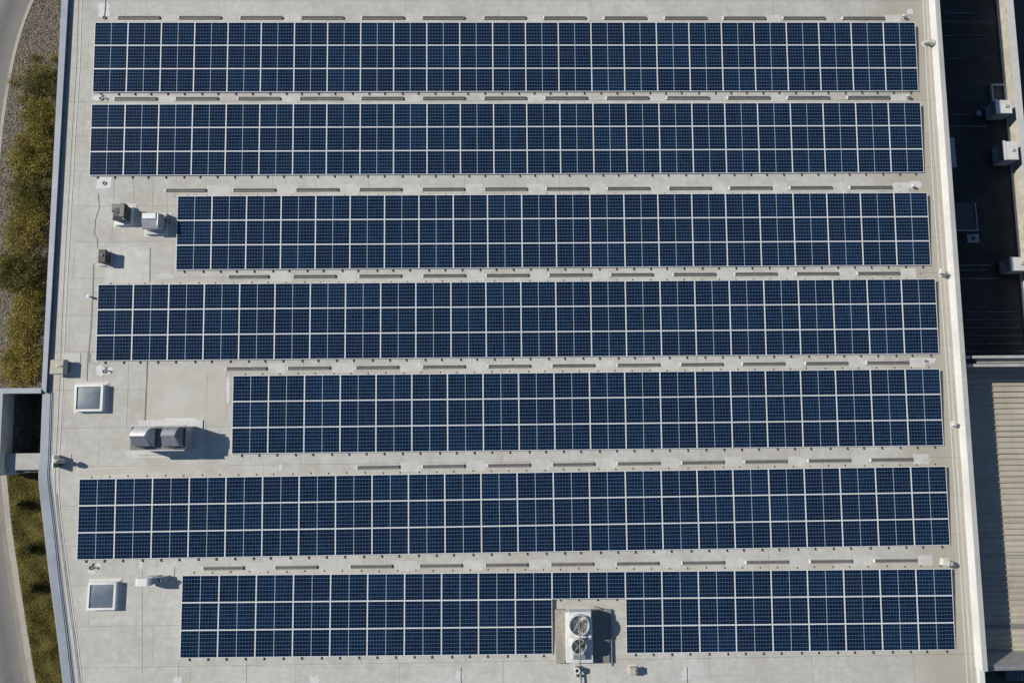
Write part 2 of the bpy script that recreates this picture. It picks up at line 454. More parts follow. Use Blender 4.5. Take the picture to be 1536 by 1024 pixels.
# facades below the deck
fac = [(lo_t.x + .10, YT - .1), (lo1.x + .10, jog.y)] + [(p.x + .10, p.y) for p in low_o[:-1]] + [(low_o[-1].x + .1, YB + .1), (rin_b.x, YB + .1), (rin_b.x + .02, rin_b.y), (rin_t.x + .02, YT - .1)]
W(MB().prism(fac, -9, -.352)).build('wall', 'dark_side', bld)
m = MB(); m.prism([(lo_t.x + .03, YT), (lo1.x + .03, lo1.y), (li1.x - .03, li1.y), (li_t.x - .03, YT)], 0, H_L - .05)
W(m).build('parapet', 'face_shade', bld)
m = MB(); m.prism([(li_t.x - .02, YT - .5), (li1.x - .02, li1.y), (li1.x + .24, li1.y), (li_t.x + .24, YT - .5)], .001, .008); W(m).build('parapet_shade_strip', 'gutter', bld)  # added strip that deepens the parapet's shadow on the deck
m = MB(); m.prism([(lo_t.x, YT), (lo1.x, lo1.y), (jog.x, jog.y), (li_t.x, YT)], H_L - .05, H_L)
W(m).build('parapet_coping', 'cap_blue', bld)
m = MB(); m.strip(low_o, low_i, -.2, ZL); W(m).build('parapet_coping', 'cap_blue', bld)
m = MB(); a = offset(low_i, .002); b2 = offset(low_i, .07); m.strip(a, b2, -.05, .045)
a = offset(low_i, .072); b2 = offset(low_i, .15); m.strip(a, b2, -.05, .012)
W(m).build('coping_upstand', 'cap_blue', bld)
m = MB()
for k in range(1, 18):
    y = YT - 17 - k * 1.9
    if y < lo1.y + .5: break
    q0_, q1_ = lerp_line(lo_t, lo1, y).x, lerp_line(li_t, jog, y).x
    m.box(q0_ - .004, y - .012, H_L - .04, q1_ + .004, y + .012, H_L + .006)
W(m).build('coping_joint', 'grey_rim', bld)
# pale outer lip under the left coping
m = MB(); m.prism([(lo_t.x - .05, YT), (lo1.x - .05, lo1.y), (lo1.x + .02, lo1.y), (lo_t.x + .02, YT)], -.3, H_L - .06)
W(m).build('wall_trim', 'kerb', bld)
m = MB(); m.strip(offset(low_o, -.05), offset(low_o, .03), -.35, ZL - .03); W(m).build('wall_trim', 'kerb', bld)

# right parapet: pale upstand and a grey cap
m = MB(); m.prism([(rin_t.x, YT), (rin_b.x, rin_b.y), (rin_b.x + CAPW - .02, rin_b.y), (rin_t.x + CAPW - .02, YT)], 0, H_R - .02)
W(m).build('parapet', 'white_wall', bld)
m = MB(); m.prism([(rin_t.x - .012, YT), (rin_b.x - .012, rin_b.y - .01), (rin_b.x + CAPW, rin_b.y - .01), (rin_t.x + CAPW, YT)], H_R - .02, H_R + .02)
W(m).build('parapet_coping', 'cap_grey', bld)
m = MB()
for k in range(1, 16):   # lap joints of the upstand
    y = YT - k * 3.1; q = lerp_line(rin_t, rin_b, y)
    m.box(q.x - .008, y - .05, .02, q.x + .02, y + .05, H_R - .03)
W(m).build('upstand_lap', 'white', bld)
m = MB()
for k in range(1, 22):
    y = YT - 15 - k * 2.4
    if y < rin_b.y + .5: break
    q = lerp_line(rin_t, rin_b, y); m.box(q.x - .016, y - .012, H_R - .01, q.x + CAPW + .004, y + .012, H_R + .026)
W(m).build('coping_joint', 'vent_beige', bld)
e1 = P(1469, 1003, .25); e2 = P(1476.5, 1003, .25); s = (rin_b.x - rin_t.x) / (rin_b.y - YT)
m = MB(); m.prism([(e1.x, rin_b.y - .012), (e1.x + s * (YB - rin_b.y), YB), (e2.x + s * (YB - rin_b.y), YB), (e2.x, rin_b.y - .012)], 0, .25)
W(m).build('parapet', 'white_wall', bld)

# membrane details on the deck ------------------------------------------------
def band(px, wid, h, name, mat):
    L = smooth_line([P(*p, 0) for p in px], 5)
    m = MB(); m.strip(offset(L, -wid / 2), offset(L, wid / 2), .001, h); return W(m).build(name, mat, bld)
edge_px = [(123, -10), (120, 90), (118, 125), (113, 200), (110, 256), (104, 360), (98, 480), (95, 560), (93, 600), (90, 660), (87.5, 705), (88, 740), (93, 790), (101, 850), (110, 920), (117, 970), (124, 1030)]
band(edge_px, .06, .014, 'membrane_seam', 'seam_lite')
edge2 = [(p[0] - 5.2, p[1]) for p in edge_px]
band(edge2[:9], .035, .016, 'membrane_seam', 'cap_grey')
band(edge2[8:], .05, .016, 'membrane_seam', 'cap_grey')
band([(p[0] - 2.3, p[1]) for p in edge_px[11:]], .05, .012, 'membrane_seam', 'seam')
band([(1384, -10), (1398, 256), (1417, 512), (1436, 790), (1452, 1030)], .05, .02, 'membrane_seam', 'seam_lite')
band([(1389, -10), (1404.5, 256), (1423, 512), (1442, 790), (1459, 1030)], .09, .012, 'membrane_seam', 'patch_tan')
band([(221, 540), (219, 590), (217, 637)], .05, .02, 'membrane_seam', 'seam')
band([(225, 371), (224.5, 423)], .04, .015, 'membrane_seam', 'seam')
for px in ([(171, 267), (170, 300)], [(200, 267), (200, 300)], [(229.5, 267), (228, 312)], [(250, 284), (250, 318)],
           [(192, 545), (191, 600), (189, 640)], [(312, 548), (309, 610), (307, 690)], [(213, 845), (213, 1010)], [(268, 990), (267, 1020)],
           [(120, 990), (430, 1000), (700, 998)], [(1000, 1014), (1200, 1010), (1450, 1002)], [(130, 958), (268, 957)], [(370, 990), (369, 1024)],
           [(95, 590), (170, 588)], [(92, 652), (160, 652)], [(93, 740), (114, 741)], [(96, 500), (133, 500)], [(100, 432), (140, 433)]):
    band(px, .028, .010, 'membrane_seam', 'cap_grey')

def patch(px, mat='patch_soft', h=.006, name='roof_patch'):
    L = [P(*p, 0) for p in px]; m = MB(); m.prism([(p.x, p.y) for p in L], .0012, h)
    return W(m).build(name, mat, bld)
def blob(cx, cy, rx, ry, mat='patch', seed=0, h=.008):
    r = random.Random(seed); pts = []
    for k in range(18):
        a = k * math.pi / 9; q = 1 + r.uniform(-.22, .22)
        pts.append((cx + rx * q * math.copysign(abs(math.cos(a)) ** .7, math.cos(a)), cy + ry * q * math.copysign(abs(math.sin(a)) ** .7, math.sin(a))))
    return patch(pts, mat, h)
patch([(159, 371), (225, 370), (224, 424), (157, 425)], 'patch_soft')
patch([(222, 548), (340, 547), (338, 629), (219, 634)], 'patch_tan', .005)
patch([(120, 705), (340, 694), (345, 701), (118, 714)], 'patch_tan', .004)
patch([(247, 627), (294, 627), (294, 637), (247, 637)], 'patch', .02)
patch([(189, 677), (300, 676), (300, 686), (188, 687)], 'patch_soft', .008)
patch([(300, 629), (309, 629), (308, 690), (299, 690)], 'patch_soft', .007)
patch([(146, 266), (168, 266), (166, 282), (144, 283)], 'patch', .004)
blob(156, 15, 9, 12, seed=1); blob(148, 147, 9, 4, seed=2); blob(150, 556, 5.5, 8.5, seed=3); blob(162, 556, 8, 5.5, seed=4, h=.01)
blob(138, 856, 6, 4, seed=5); blob(148, 847, 4, 3, seed=6); blob(1393, 541, 10, 4.5, seed=7); blob(1030, 1010, 7, 10, seed=8)
blob(690, 1013, 7, 8, seed=9); blob(472, 1019, 8, 6, seed=10); blob(266, 1019, 7, 5, seed=11); blob(1372, 277, 10, 6, seed=12)
blob(212, 846, 3, 7, seed=13); blob(1365, 18, 5, 4, seed=14); blob(1390, 690, 6, 3, 'patch_tan', 15); blob(342, 585, 3, 20, seed=16)
blob(421, 701, 2.5, 5, seed=17); blob(247, 415, 16, 4, seed=18, mat='patch_soft')

# ================================================================= SOLAR ARRAYS
PX, PY, TILT = 1.98, 1.43363, .05
def panel_parts():
    f = MB(); g = .003; w_, h_ = PX - g, PY - g; b = .029; zt = 0; zb = -.042
    f.box(g, -h_, zb, w_, -h_ + b, zt); f.box(g, -g - b, zb, w_, -g, zt)
    f.box(g, -h_ + b, zb, g + b, -g - b, zt); f.box(w_ - b, -h_ + b, zb, w_, -g - b, zt)
    f.add([(g + b, -h_ + b, zb + .004), (w_ - b, -h_ + b, zb + .004), (w_ - b, -g - b, zb + .004), (g + b, -g - b, zb + .004)], [(0, 1, 2, 3)])
    fo = f.build('solar_panel', 'frame')
    c = MB(); x0, x1, y0, y1, z = g + b - .002, w_ - b + .002, -h_ + b - .002, -g - b + .002, -.006
    c.add([(x0, y0, z), (x1, y0, z), (x1, y1, z), (x0, y1, z)], [(0, 1, 2, 3)])
    co = c.build('cell_sheet', 'cells', fo, fix=False)
    uv = co.data.uv_layers.new(name='UVMap')
    for i, q in enumerate(((0, 0), (1, 0), (1, 1), (0, 1))): uv.data[i].uv = q
    return fo, co
proto, cproto = panel_parts()
foot_mb = MB(); foot_mb.box(-.026, -.075, .001, .026, .075, .05).box(-.02, -.075, .051, .02, -.035, .075)
foot_proto = foot_mb.build('mounting_foot', 'foot')
ROWS = [  # columns, x, y, growth, yaw
 (25, -23.8939, 23.8026, -.0095, -.0321, 'topmost solar array, full length, three panels deep, closest to the top of the roof'),
 (25, -23.7687, 18.7071, -.0138, -.0120, 'full length solar array directly below the topmost one, separated from it by the narrowest gap'),
 (22, -18.5244, 13.1592, -.0011, .0018, 'shorter solar array whose left end stops beside the two small roof fans'),
 (24, -22.7355, 8.0185, .0052, .0138, 'long solar array in the middle, below the grey patch and small dark vent'),
 (20, -14.9661, 2.7983, .0054, .0650, 'shortest full solar array, its left end touched by the shadow of the twin hooded fans'),
 (24, -23.0905, -2.7717, .0064, .2182, 'long solar array running farthest to the left, above the lower skylight'),
 (21, -17.2673, -7.9274, .0063, -.2545, 'lowest solar array, notched around the white twin fan condenser unit')]
first = True
for ri, (nc, X, Y, gr, yaw, lab) in enumerate(ROWS):
    root = empty('solar_array', (X, Y, 0), lab, 'solar array', 'rows of solar panels on the pale roof', R(yaw))
    s = 1 + gr; tx = math.atan(TILT)
    def zz(y): return .3 + TILT * y
    for c in range(nc):
        for r in range(3):
            if ri == 6 and r > 0 and c in (10, 11): continue
            if first: p, first = proto, False; p.parent = root
            else: p = dup(proto, root); dup(cproto, p)
            y = -r * PY * s
            p.location = (c * PX * s, y, zz(y)); p.rotation_euler = (tx, 0, 0); p.scale = (s, s, 1)
    Lx = nc * PX * s; dy = -3 * PY * s
    spans = [(0, Lx)] if ri < 6 else [(0, 10 * PX * s), (12 * PX * s, Lx)]
    for r in range(3):
        for q in (.25, .75):
            y = -(r + q) * PY * s; z = zz(y) - .046
            m = MB()
            for (a, b) in (spans if r > 0 else [(0, Lx)]):
                m.box(a - .03, y - .02, z - .04, b + .05, y + .02, z)
            m.build('support_rail', 'rail', root)
    # wind skirts: lower edge and side closures
    m = MB()
    for (a, b) in spans: m.box(a + .02, dy - .012, .012, b - .02, dy - .004, zz(dy) - .045)
    if ri == 6: m.box(spans[0][1] + .02, -PY * s - .012, .012, spans[1][0] - .02, -PY * s - .004, zz(-PY * s) - .045)
    m.build('front_skirt', 'frame', root)
    for k in range(nc * 2):
        x = (k + .5) * PX * s / 2 + random.uniform(-.06, .06)
        yf = dy
        if ri == 6 and 10 <= k // 2 < 12: yf = -PY * s
        f = dup(foot_proto, root); f.location = (x, yf - .075, .0); f.name = 'front_foot'
        f.scale = (1, 1, 1)
        f = dup(foot_proto, root); f.location = (x + .03, .085 + random.uniform(-.02, .03), 0); f.name = 'rear_foot'
        f.scale = (.9, .55, .5)
bpy.data.objects.remove(foot_proto)

# ================================================================= VENT STRIPS IN THE GAPS
GAPS = [
 ('above topmost array', (27.2, 178, 28.2, 1320), [177.9, 269.6, 361.7, 453.3, 543.8, 634.6, 726.7, 816.3, 906.7, 997, 1085.4, 1174.6, 1263.8]),
 ('in narrow gap under topmost array', (148.7, 173, 146.9, 1330), [172.9, 265, 358.3, 450.8, 543, 635, 727, 818.3, 910.4, 1000.8, 1092, 1181.3, 1271.3]),
 ('in second gap from top', (285.8, 250, 281.4, 1330), [250, 350.8, 445.4, 540, 634.2, 728, 820, 911.7, 1003.8, 1094.6, 1185, 1274.6]),
 ('in third gap from top', (415.2, 344, 409.9, 1340), [343.8, 441.3, 539.6, 635.4, 730.4, 824.2, 916.7, 1010.4, 1102.5, 1194.6, 1286.3]),
 ('in third gap from bottom', (552.8, 341, 543.6, 1350), [340.8, 432.9, 535, 635, 733, 828.8, 926.3, 1021.3, 1113.8, 1208.3, 1299.6]),
 ('in second gap from bottom', (700.6, 537, 688.6, 1360), [536.7, 634.6, 732.5, 829.2, 926.5, 1022.9, 1117, 1212.5, 1305.8]),
 ('in lowest gap between arrays', (851.6, 306, 839.8, 1365), [306.3, 413.8, 526.3, 630.4, 728.8, 827, 925, 1023.3, 1119.2, 1215.4, 1311.7])]
ORD = ['first', 'second', 'third', 'fourth', 'fifth', 'sixth', 'seventh', 'eighth', 'ninth', 'tenth', 'eleventh', 'twelfth', 'thirteenth']
def vent_strip(label):
    t = empty('vent_strip', (0, 0, 0), label, 'roof vent', 'narrow grey vent strips in the gaps between the arrays')
    m = MB(); L = 1.0
    m.box(0, -.085, .002, L, -.055, .075).box(0, .055, .002, L, .085, .085).box(0, -.05, .002, L, .05, .03)
    m.build('channel', 'vent', t)
    m = MB(); n = 2
    for k in range(n): m.box(.003, -.040 + k * .046, .032, L - .003, -.012 + k * .046, .066)
    m.build('grille', 'vent_dark', t)
    m = MB(); m.box(-.022, -.09, .002, -.002, .09, .09); m.build('end_cap', 'white', t)
    m = MB(); m.box(L + .002, -.09, .002, L + .014, .09, .09); m.build('end_cap', 'vent_dark', t)
    return t
M['vent'] = plain('grey_vent_channel', (.29, .285, .265), .6, .1, .12, 4)
M['vent_dark'] = plain('dark_vent_grille', (.15, .15, .142), .7, 0, .2, 4)
vproto = None
for gi, (where, (ya, xa, yb, xb), st) in enumerate(GAPS):
    for k, px in enumerate(st):
        wpx = 58 if (gi in (2, 3, 4, 6) and k == 0) else 61
        y0 = ya + (yb - ya) * (px - xa) / (xb - xa); y1 = ya + (yb - ya) * (px + wpx - xa) / (xb - xa)
        a, b = P(px, y0), P(px + wpx, y1)
        if k < (len(st) + 1) // 2: lab = f'slim grey vent strip {where}, {ORD[k]} from the left'
        elif k == len(st) - 1: lab = f'slim grey vent strip {where}, first from the right'
        else: lab = f'slim grey vent strip {where}, {ORD[len(st) - 1 - k]} from the right'
        if vproto is None: vproto = vent_strip(lab); v = vproto
        else: v = copy_tree(vproto); v['label'] = lab
        v.location = a; v.rotation_euler.z = math.atan2(b.y - a.y, b.x - a.x); v.scale = ((b - a).length, 1, 1)
        # cleaner sheet beside the strip
        nx = st[k + 1] if k + 1 < len(st) else px + wpx + 30
        hh = 5.2 if gi < 2 else 7.5
        if gi in (2, 3, 4, 5, 6) or k % 2 == 0:
            patch([(px + wpx + 3 + random.uniform(-1, 2), y1 - hh), (nx - 4, y1 - hh - .3), (nx - 3 + random.uniform(-2, 1), y1 + hh), (px + wpx + 4, y1 + hh + .3)], 'patch_soft', .004 + random.uniform(0, .002))

# ================================================================= ROOF EQUIPMENT
def skylight(px, label):
    z = .34
    a, b, c, d_ = [P(*p, z) for p in px]
    o = (a + c) / 2; t = empty('skylight', (o.x, o.y, 0), label, 'skylight', 'square skylights on the left margin')
    q = [Vector((p.x - o.x, p.y - o.y, 0)) for p in (a, b, c, d_)]
    def sc(k, z): return [(p.x * k, p.y * k, z) for p in q]
    MB().frustum(sc(1.22, .003), sc(1.06, .05)).build('flashing', 'seam_lite', t)
    MB().frustum(sc(1.0, .05), sc(.985, .26)).build('curb', 'white', t)
    m = MB(); A, B, C2, D = sc(1.02, .26), sc(1.02, z), sc(.86, z), sc(.86, .26)
    vs = A + B + C2 + D; fs = []
    for k in range(4):
        for i in range(4): j = (i + 1) % 4; fs.append((k * 4 + i, k * 4 + j, ((k + 1) % 4) * 4 + j, ((k + 1) % 4) * 4 + i))
    m.add(vs, fs).build('frame', 'white', t)
    m = MB(); n = 12; m.smooth = True
    for i in range(n + 1):
        for j in range(n + 1):
            u, v = i / n, j / n
            p = (q[0] * (1 - u) + q[1] * u) * (1 - v) + (q[3] * (1 - u) + q[2] * u) * v
            h = (1 - abs(2 * u - 1) ** 3) * (1 - abs(2 * v - 1) ** 3)
            m.v.append((p.x * .87, p.y * .87, .285 + .05 * h))
    for i in range(n):
        for j in range(n): k = i * (n + 1) + j; m.f.append((k, k + 1, k + n + 2, k + n + 1))
    m.build('dome', 'sky_glass', t)
skylight([(112.5, 577.5), (154.5, 576.5), (152.5, 616), (110.5, 616.5)], 'square white framed skylight below the box vent on the left edge of the roof')
skylight([(132.5, 874), (174, 873), (171.5, 914), (129.5, 914.5)], 'square white framed skylight beside the white hooded duct near the lower left corner')

def vault(m, x0, x1, y0, y1, z0, h, slope_end=.25, seg=10):
    """hood: round on the far side, flat and sloping on the near side, right end raked"""
    ym = y0 + (y1 - y0) * .5
    prof = [(y1, z0)] + [(ym + (y1 - ym) * math.cos(a * math.pi / 2 / seg), z0 + h * math.sin(a * math.pi / 2 / seg)) for a in range(1, seg + 1)] + [(y0 + .03, z0 + h * .38), (y0, z0)]
    n = len(prof)
    A = [(x0 + (1 - (p[1] - z0) / h) * -.02, p[0], p[1]) for p in prof]
    B = [(x1 - slope_end * ((p[1] - z0) / h) ** 1.5, p[0], p[1]) for p in prof]
    m.frustum(A, B); m.f = m.f
    return m

# --- twin hooded fans on the tall shaft
zt = 1.3
a, b, c, d_ = P(197, 638.5, zt), P(279, 637, zt), P(279.5, 675, zt), P(197, 676, zt)
o = (a + c) / 2
shaft = empty('ventilation_shaft', (o.x, o.y, 0), 'tall square grey duct shaft carrying two hooded fans, throwing the long shadow', 'duct shaft')
x0, x1, y0, y1 = a.x - o.x, b.x - o.x, d_.y - o.y, a.y - o.y
MB().box(x0 - .25, y0 - .28, .003, x1 + .35, y1 + .3, .06).build('flashing', 'seam_lite', shaft)
MB().box(x0 + .05, y0 + .05, .06, x1 - .05, y1 - .05, zt - .06).build('casing', 'galv', shaft)
MB().box(x0, y0, zt - .06, x1, y1, zt).build('top_plate', 'plat_dark', shaft)
m = MB(); m.box(x0, y0 - .02, zt + .001, x1, y0 + .05, zt + .05).box(x0, y1 - .05, zt + .001, x1, y1 + .02, zt + .05)
m.build('edge_angle', 'galv', shaft)
def hood_fan(px0, px1, py0, py1, zb, label, mats, h=.5, neck=.18):
    A = P(px0, py1, zb + h * .6); B = P(px1, py0, zb + h * .6)
    o = (A + B) / 2; t = empty('hooded_fan', (o.x, o.y, zb), label, 'roof fan', 'hooded extract fans')
    w2, d2 = (B.x - A.x) / 2, (B.y - A.y) / 2
    MB().box(-w2 * .82, -d2 * .82, .001, w2 * .82, d2 * .82, neck).build('neck', mats[2], t)
    MB().box(-w2 * 1.04, -d2 * 1.06, neck, w2 * 1.04, d2 * 1.06, neck + .03).build('base_flange', mats[1], t)
    zl = neck + .031; n = 8
    A = []; B = []; hz = h - zl
    for k in range(n + 1):
        q = k / n; a_ = q * math.pi / 2
        y = .05 + (d2 - .05) * math.sin(a_); z = zl + hz * (.22 + .78 * math.cos(a_))
        A.append((-w2 + .38 * w2 * q * q, y, z)); B.append((w2 * (.42 + .40 * q), y, z))
    m = MB(); m.add(A + B, [(k, k + 1, n + 2 + k, n + 1 + k) for k in range(n)]); m.smooth = True
    m.build('hood_top', mats[0], t)
    S0, S1 = (-w2, -d2, zl + hz * .25), (w2 * .70, -d2, zl + hz * .25)
    MB().add([(-w2, .046, zl + hz * .97), (w2 * .42, .046, zl + hz * .97), S1, S0], [(0, 1, 2, 3)]).build('hood_face', 'hood_grey', t)  # grey mesh, also darkened for the shade on the south slope
    m = MB(); m.add([(w2, -d2, zl), (w2, d2, zl), (w2 * .70, -d2, zl), (-w2, -d2, zl), (-w2 * .62, d2, zl), (-w2, .05, zl)] + [S0, S1] + A + B, [])
    iA, iB = 8, 8 + n + 1
    m.f += [(7, iB, 0), (7, 0, 2), (6, 7, 2, 3), (iB + n, 1, 4, iA + n), (iA, 5, 3, 6)] + [(iB + k, iB + k + 1, 1) for k in range(n)] + [(iB, 1, 0)] + [(iA + k, 4, iA + k + 1) for k in range(n)] + [(iA, 5, 4)]
    m.build('hood_side', mats[1], t)
    m = MB(); m.tube([(-w2 * 1.03, .04, h + .005), (w2 * .44, .04, h + .005)], .028, 6); m.build('ridge_seam', mats[1], t)
    m = MB(); m.box(-w2 * .7, -d2 * 1.12, neck + .06, w2 * .4, -d2 * 1.07, neck + .15); m.build('louvre', 'mesh_dark', t)
    return t
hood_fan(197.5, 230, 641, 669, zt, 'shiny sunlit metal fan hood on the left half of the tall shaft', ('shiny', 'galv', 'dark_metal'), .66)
hood_fan(243, 273, 640, 669, zt, 'shaded metal fan hood on the right half of the tall shaft', ('hood_grey', 'hood_grey', 'dark_metal'), .52)  # left hood's shadow put into its darker grey

# --- two small fans at the left end of the third array
def small_fan(px0, px1, py0, py1, zt, label, mats, dark):
    A = P(px0, py1, zt); B = P(px1, py0, zt); o = (A + B) / 2
    t = empty('roof_fan', (o.x, o.y, 0), label, 'roof fan', 'pair of small roof fans')
    w2, d2 = (B.x - A.x) / 2, (B.y - A.y) / 2
    MB().frustum([(s * (w2 + .25), q * (d2 + .28), .002) for s, q in ((-1, -1), (1, -1), (1, 1), (-1, 1))],
                 [(s * (w2 + .16), q * (d2 + .18), .03) for s, q in ((-1, -1), (1, -1), (1, 1), (-1, 1))]).build('base_sheet', 'patch_soft', t)
    MB().box(-w2 - .06, -d2 - .14, .03, w2 + .06, d2 + .02, .22).build('curb', mats[2], t)
    MB().box(-w2 + .04, -d2 + .06, .22, w2 - .04, d2 - .04, zt - .26).build('housing', mats[1], t)
    m = MB()
    if dark:
        m.box(-w2, 0.02, zt - .26, w2 * .98, d2, zt - .05, .05)
        m.frustum([(-w2, -d2, zt - .26), (w2, -d2, zt - .26), (w2, 0.015, zt - .26), (-w2, .015, zt - .26)], [(-w2 * .8, -d2 * .5, zt - .12), (w2 * .35, -d2 * .5, zt - .12), (w2 * .35, 0.015, zt - .06), (-w2 * .8, .015, zt - .06)])
        m.build('cover', mats[0], t)
        m = MB(); m.cyl((0, .05), .17, zt - .05, zt + .04, 16); m.build('motor_cap', 'mesh_dark', t)
        m = MB(); m.box(w2 * .45, -d2 * .7, zt - .2, w2 * .98, d2 * .98, zt + .10); m.build('side_louvre', mats[1], t)
        m = MB(); m.tube([(w2 * .2, -d2 * .3, zt - .02), (w2 * .8, -d2 * .9, zt - .10)], .025, 6); m.build('stay', 'white', t)
    else:
        m.box(-w2 * .92, .06, zt - .26, w2 * .62, d2, zt, .04)
        m.frustum([(-w2, -d2, zt - .26), (w2 * .75, -d2, zt - .26), (w2 * .75, .055, zt - .26), (-w2, .055, zt - .26)], [(-w2 * .95, -d2 * .9, zt - .2), (w2 * .7, -d2 * .9, zt - .2), (w2 * .7, .055, zt - .05), (-w2 * .95, .055, zt - .05)])
        m.build('cover', mats[0], t)
        m = MB(); m.frustum([(w2 * .66, -d2 * .8, zt - .40), (w2 * 1.1, -d2 * .8, zt - .40), (w2 * 1.1, d2 * .95, zt - .40), (w2 * .66, d2 * .95, zt - .40)],
                            [(w2 * .66, -d2 * .7, zt - .03), (w2 * .8, -d2 * .7, zt - .03), (w2 * .8, d2 * .9, zt - .03), (w2 * .66, d2 * .9, zt - .03)])
        m.build('side_hood', mats[1], t)
        m = MB(); m.box(w2 + .07, d2 * .2, .03, w2 + .16, d2 + .1, .5); m.build('control_box', 'pipe', t)
    return t
small_fan(165, 188, 305, 329, .84, 'small dark weathered roof fan on a white curb, left of the pale one', ('dark_metal', 'dark_metal', 'white'), True)
small_fan(210, 240, 318.5, 342, .98, 'small pale metal roof fan touching the left end of the third array', ('galv', 'galv', 'seam_lite'), False)

# --- dark upright vent
o = P(153, 383, .55)
t = empty('box_vent', (o.x, o.y, 0), 'small dark upright box vent beside the light grey square roof patch', 'roof vent')
MB().box(-.28, -.55, .002, .2, .42, .03).build('flashing', 'seam_lite', t)
MB().box(-.2, -.38, .03, .2, .3, .48).build('casing', 'dark_metal', t)
MB().frustum([(-.24, -.42, .48), (.24, -.42, .48), (.24, .34, .48), (-.24, .34, .48)], [(-.1, -.40, .62), (.22, -.40, .62), (.22, .32, .62), (-.1, .32, .62)]).build('hood', 'mesh_dark', t)
m = MB(); m.cyl((.03, 0), .07, .62, .67, 12); m.build('cap_bolt', 'dark_metal', t)
m = MB(); m.tube([(-.5, -.42, .04), (-.28, -.46, .10), (-.05, -.5, .05)], .045, 8); m.build('drain_pipe', 'seam_lite', t)

# --- beige box vent at the parapet
o = P(84.5, 550, .55)
t = empty('box_vent', (o.x, o.y, 0), 'square beige metal cowl standing against the left parapet above the upper skylight', 'roof vent')
MB().box(-.1, -.35, .002, .95, .8, .02).build('flashing', 'patch_soft', t)
MB().box(-.28, -.30, .02, .38, .34, .34).build('duct', 'dark_metal', t)
m = MB(); m.frustum([(-.36, -.42, .34), (.5, -.42, .34), (.5, .42, .34), (-.36, .42, .34)], [(-.34, -.38, .55), (.36, -.38, .55), (.36, .38, .55), (-.34, .38, .55)])
m.build('cowl', 'beige', t)
m = MB(); m.frustum([(-.02, -.06, .551), (.34, -.02, .551), (.34, .08, .551), (.0, .16, .551)], [(.1, .0, .62), (.3, .0, .60), (.3, .05, .60), (.1, .08, .62)])
m.build('lug', 'beige', t)

# --- gooseneck by the low coping
o = P(96, 691, .1)
t = empty('gooseneck_pipe', (o.x, o.y, 0), 'curved gooseneck vent pipe with grey side plate near the low left coping', 'vent pipe')
m = MB(); m.smooth = True
L = [(-.12, .02, .0), (-.12, .02, .40)] + [(.05 - .17 * math.cos(a), .02, .40 + .17 * math.sin(a)) for a in (math.pi * .2, math.pi * .35, math.pi * .5, math.pi * .65, math.pi * .85)] + [(.24, .02, .36)]
m.tube(L, .12, 12); m.build('pipe', 'beige', t)
MB().box(-.34, -.36, .002, -.27, .32, .42).build('side_plate', 'white', t)
MB().box(-.26, -.30, .002, -.16, -.1, .36).build('bracket', 'dark_metal', t)
MB().box(-.22, -.15, .002, .32, .35, .015).build('flashing', 'patch_tan', t)
t.scale = (1, 1, 1.4)

# --- white hooded duct beside the lower skylight
o = P(222, 870, .5)
t = empty('hooded_duct', (o.x, o.y, 0), 'white hooded duct with rounded top beside the lower skylight, left of the lowest array', 'roof vent')
MB().box(-.3, -.45, .002, 1.15, .6, .015).build('flashing', 'patch_soft', t)
MB().box(-.1, -.16, .015, .42, .18, .45).build('duct', 'galv', t)
m = MB(); m.smooth = True
prof = [(-.48, .40), (-.49, .55), (-.45, .66), (-.36, .72), (.2, .74), (.3, .70), (.36, .62)]
bot = [(.36, .50), (.25, .44), (-.3, .40)]
pp = prof + bot
m.frustum([(p[0], -.185, p[1]) for p in pp], [(p[0], .2, p[1]) for p in pp]); m.smooth = False; m.build('hood', 'white', t)
MB().frustum([(.36, -.15, .35), (.85, -.15, .02), (.85, .16, .02), (.36, .16, .35)], [(.36, -.15, .6), (.95, -.15, .22), (.95, .16, .22), (.36, .16, .6)]).build('sloping_duct', 'galv', t)
MB().box(.62, -.08, .40, .80, .1, .46).build('inspection_cap', 'dark_metal', t)
t.scale = (1, 1, 1.35)

# --- twin fan condenser in the notch of the lowest array
zb = .22
a, c = P(834, 995, zb), P(917, 914, zb)
o = (a + c) / 2
t = empty('condenser_unit', (o.x, o.y, 0), 'white condenser unit with two round fans in the notch of the lowest array', 'condenser unit')
def L_(px, py, z): q = P(px, py, z); return (q.x - o.x, q.y - o.y)
x0, y0 = L_(834, 995, zb); x1, y1 = L_(847, 914, zb)
MB().box(x0, y0, .002, x1, y1, zb, .02).build('base_ledge', 'plat', t)
q0 = L_(888, 995, zb); q1 = L_(917, 914, zb)
MB().box(q0[0], q0[1], .002, q1[0], q1[1], .12, .01).build('base_mat', 'plat_dark', t)
m = MB(); m.box(q1[0] - .07, q0[1], .121, q1[0], q1[1], .17).build('mat_edge', 'rail', t)
zc = .62
b0 = L_(850.5, 994, zc); b1 = L_(888, 917, zc)
MB().box(x1 + .002, b0[1], .002, b1[0], b1[1], zc, .012).build('cabinet', 'dull_white', t)
